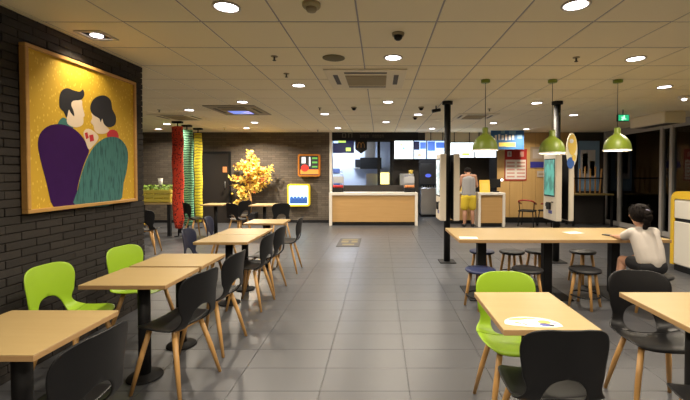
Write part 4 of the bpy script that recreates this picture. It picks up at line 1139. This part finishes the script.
# --- girl seated at the long table, back to us
gl = Vector((2.86, 3.86, .423))
G = thing('person', 'seated child in white t-shirt and black shorts leaning on the long table', 'person', tuple(gl))
off = tuple(gl)
body = [[(2.77, 3.85, .515, .082), (2.765, 3.87, .64, .078), (2.755, 3.92, .78, .08), (2.74, 3.945, .845, .055), (2.725, 3.97, .91, .034), (2.722, 3.985, .95, .05)],
        [(2.66, 3.945, .838, .04), (2.84, 3.94, .838, .04)],
        [(2.635, 3.95, .838, .04), (2.605, 4.06, .765, .030), (2.632, 4.19, .754, .021), (2.640, 4.23, .751, .019), (2.643, 4.25, .750, .018)],
        [(2.86, 3.945, .838, .04), (2.885, 4.06, .765, .030), (2.77, 4.235, .754, .021), (2.742, 4.268, .751, .019), (2.73, 4.285, .750, .018)],
        [(2.72, 3.85, .505, .072), (2.64, 4.11, .515, .048), (2.605, 4.09, .37, .042), (2.60, 4.10, .25, .028), (2.575, 4.18, .215, .026)],
        [(2.82, 3.86, .505, .072), (2.80, 4.15, .515, .048), (2.785, 4.13, .37, .042), (2.78, 4.14, .25, .028), (2.765, 4.22, .215, .026)],
        [(2.70, 4.07, 1.01, .014), (2.695, 4.088, 1.0, .010)]]
body += fingers(2.643, 4.25, .7485, -.05, 1, .85) + fingers(2.73, 4.285, .7485, -.65, -1, .85)
hd = Vector((2.722, 3.985, 1.025))
flesh('body', body, M_skin, G, .0055, 3, off, [(hd, (.078, .090, .095)), (hd + Vector((-.075, .005, -.01)), (.014, .02, .028)), (hd + Vector((.075, .005, -.01)), (.014, .02, .028))])
flesh('t_shirt', [[(2.665, 3.93, .81, .068), (2.69, 3.88, .68, .080), (2.71, 3.85, .575, .085)], [(2.83, 3.93, .81, .068), (2.825, 3.88, .68, .080), (2.81, 3.845, .575, .085)],
                  [(2.745, 3.915, .80, .088), (2.765, 3.85, .575, .098), (2.77, 3.845, .545, .098)], [(2.64, 3.945, .84, .054), (2.745, 3.945, .858, .052), (2.855, 3.94, .84, .054)],
                  [(2.635, 3.95, .838, .055), (2.612, 4.03, .79, .050)], [(2.86, 3.945, .838, .055), (2.88, 4.02, .79, .050)]],
      mat('shirt_white', (.55, .50, .45), .85, bump=.6, scale=14), G, .009, 8, off)
flesh('shorts', [[(2.72, 3.85, .512, .088), (2.675, 4.00, .515, .072)], [(2.82, 3.86, .512, .088), (2.805, 4.02, .515, .072)], [(2.715, 3.84, .512, .088), (2.825, 3.84, .512, .088)]], mat('shorts_black', (.010, .010, .013), .8), G, .009, 5, off)
for nm, a, b_ in (('l', (2.60, 4.10, .225), (2.575, 4.20, .20)), ('r', (2.78, 4.14, .225), (2.765, 4.24, .20))):
    flesh('shoe', [[(*a, .036), (*b_, .032)]], mat('shoe_purple_' + nm, (.16, .05, .13), .6), G, .008, 3, off)
hv = hd - gl
mb = MB(); mb.add(*ellipsoid(tuple(hv + Vector((.002, -.020, .014))), (.098, .100, .100), 26, 16, None, .025, 4), smooth=True)
mb.add(*ellipsoid(tuple(hv + Vector((.010, -.112, .02))), (.036, .035, .036), 16, 10, None, .05, 6), smooth=True)
for k in range(7):
    mb.add(*ellipsoid(tuple(hv + Vector((.018 + .012 * math.sin(k * 2), -.120 + .006 * k, -.01 - .021 * k))), (.042 - .003 * k, .034 - .002 * k, .034), 12, 8, None, .08, k), smooth=True)
rr = random.Random(3)
for k in range(60):
    a = rr.uniform(0, 2 * PI); z = rr.uniform(-.03, .085)
    if math.sin(a) > .45 and z < .03: continue
    r_ = .094 * math.sqrt(max(.1, 1 - (z / .11) ** 2)); b0 = hv + Vector((r_ * math.cos(a) + .002, r_ * math.sin(a) - .020, z + .012))
    mb.tube([tuple(b0), tuple(b0 + Vector((.014 * math.cos(a), .014 * math.sin(a), .005))), tuple(b0 + Vector((.018 * math.cos(a + .6), .018 * math.sin(a + .6), -.014)))], [.005, .004, .002], 5)
mb.build('hair', M_hair, G)
MB().tube([tuple(hv + Vector((.010 + .036 * math.cos(2 * PI * k / 14), -.102, .022 + .036 * math.sin(2 * PI * k / 14)))) for k in range(15)], .008, 6).build('hair_tie', C_('lilac', (.45, .42, .6)), G)
for s_ in (-1, 1):
    mb = MB(); mb.add(*ellipsoid(tuple(hv + Vector((-.01 + s_ * .03, .082, .005))), (.011, .008, .008), 10, 6), smooth=True); mb.build('eye', P_dark, G)
mb = MB(); mb.add(*ellipsoid(tuple(hv + Vector((-.01, .076, -.048))), (.022, .010, .006), 10, 6), smooth=True); mb.build('mouth', C_('lips', (.35, .1, .08)), G)
t = thing('phone', 'dark phone lying on the table by the child', 'phone', (2.67, 4.40, TZ + .0005), .5)
MB().rbox(-.035, .035, -.07, .07, 0, .009, .003, 2).build('body', M_blackmetal, t)
MB().box(-.031, .031, -.064, .064, .009, .0098).build('screen', P_dark, t)

# --- man at the order counter, back to us, head bowed
Mn = thing('person', 'man in grey tank top and mustard shorts standing at the counter', 'person', (2.40, 10.22, 0))
body = [[(0, 0, .86, .12), (0, 0, 1.02, .11), (0, .02, 1.22, .115), (0, .04, 1.36, .075), (0, .075, 1.42, .052), (0, .11, 1.45, .055)],
        [(-.10, .03, 1.28, .075), (-.07, 0, .95, .08)], [(.10, .03, 1.28, .075), (.07, 0, .95, .08)], [(-.15, .03, 1.355, .055), (.15, .03, 1.355, .055)],
        [(-.17, .03, 1.35, .055), (-.225, .045, 1.09, .043), (-.20, .25, .985, .030), (-.195, .30, .975, .030)], [(.17, .03, 1.35, .055), (.235, .055, 1.10, .043), (.17, .26, 1.0, .030), (.15, .305, .99, .030)],
        [(-.085, 0, .82, .10), (-.10, .02, .46, .060), (-.105, -.015, .33, .062), (-.11, -.02, .09, .037), (-.12, .05, .045, .036)],
        [(.085, 0, .82, .10), (.10, .02, .46, .060), (.105, -.015, .33, .062), (.11, -.02, .09, .037), (.12, .05, .045, .036)], [(0, .245, 1.475, .016), (0, .265, 1.46, .012)]]
body += fingers(-.195, .315, .97, .1, 1, 1.1) + fingers(.15, .32, .985, -.3, -1, 1.1)
flesh('body', body, M_skin2, Mn, .009, 3, (0, 0, 0), [((0, .15, 1.49), (.078, .095, .10)), ((-.078, .15, 1.47), (.014, .022, .03)), ((.078, .15, 1.47), (.014, .022, .03))])
flesh('tank_top', [[(-.095, .03, 1.27, .092), (-.075, 0, .86, .11)], [(.095, .03, 1.27, .092), (.075, 0, .86, .11)], [(0, .025, 1.26, .125), (0, 0, .88, .13)], [(-.085, .025, 1.30, .06), (-.085, .04, 1.395, .034)], [(.085, .025, 1.30, .06), (.085, .04, 1.395, .034)]], mat('tank_grey', (.28, .275, .28), .85), Mn, .012, 6)
flesh('shorts', [[(-.085, 0, .78, .122), (-.10, .01, .56, .112), (-.105, .012, .53, .108)], [(.085, 0, .78, .122), (.10, .01, .56, .112), (.105, .012, .53, .108)], [(-.06, 0, .80, .125), (.06, 0, .80, .125)]], mat('shorts_mustard', (.60, .44, .03), .85), Mn, .012, 5)
mb = MB(); mb.add(*ellipsoid((0, .135, 1.515), (.088, .10, .085), 18, 12, None, .03, 9), smooth=True); mb.build('hair', M_hair, Mn)
for s_ in (-1, 1):
    mb = MB(); mb.add(*ellipsoid((s_ * .032, .235, 1.50), (.012, .010, .008), 10, 6), smooth=True); mb.build('eye', P_dark, Mn)
    flesh('shoe', [[(s_ * .112, -.04, .045, .045), (s_ * .118, .06, .040, .040), (s_ * .125, .15, .034, .034)]], M_seatblack, Mn, .01, 3)
mb = MB(); mb.add(*ellipsoid((0, .222, 1.43), (.026, .010, .007), 10, 6), smooth=True); mb.build('mouth', MATS['lips'], Mn)
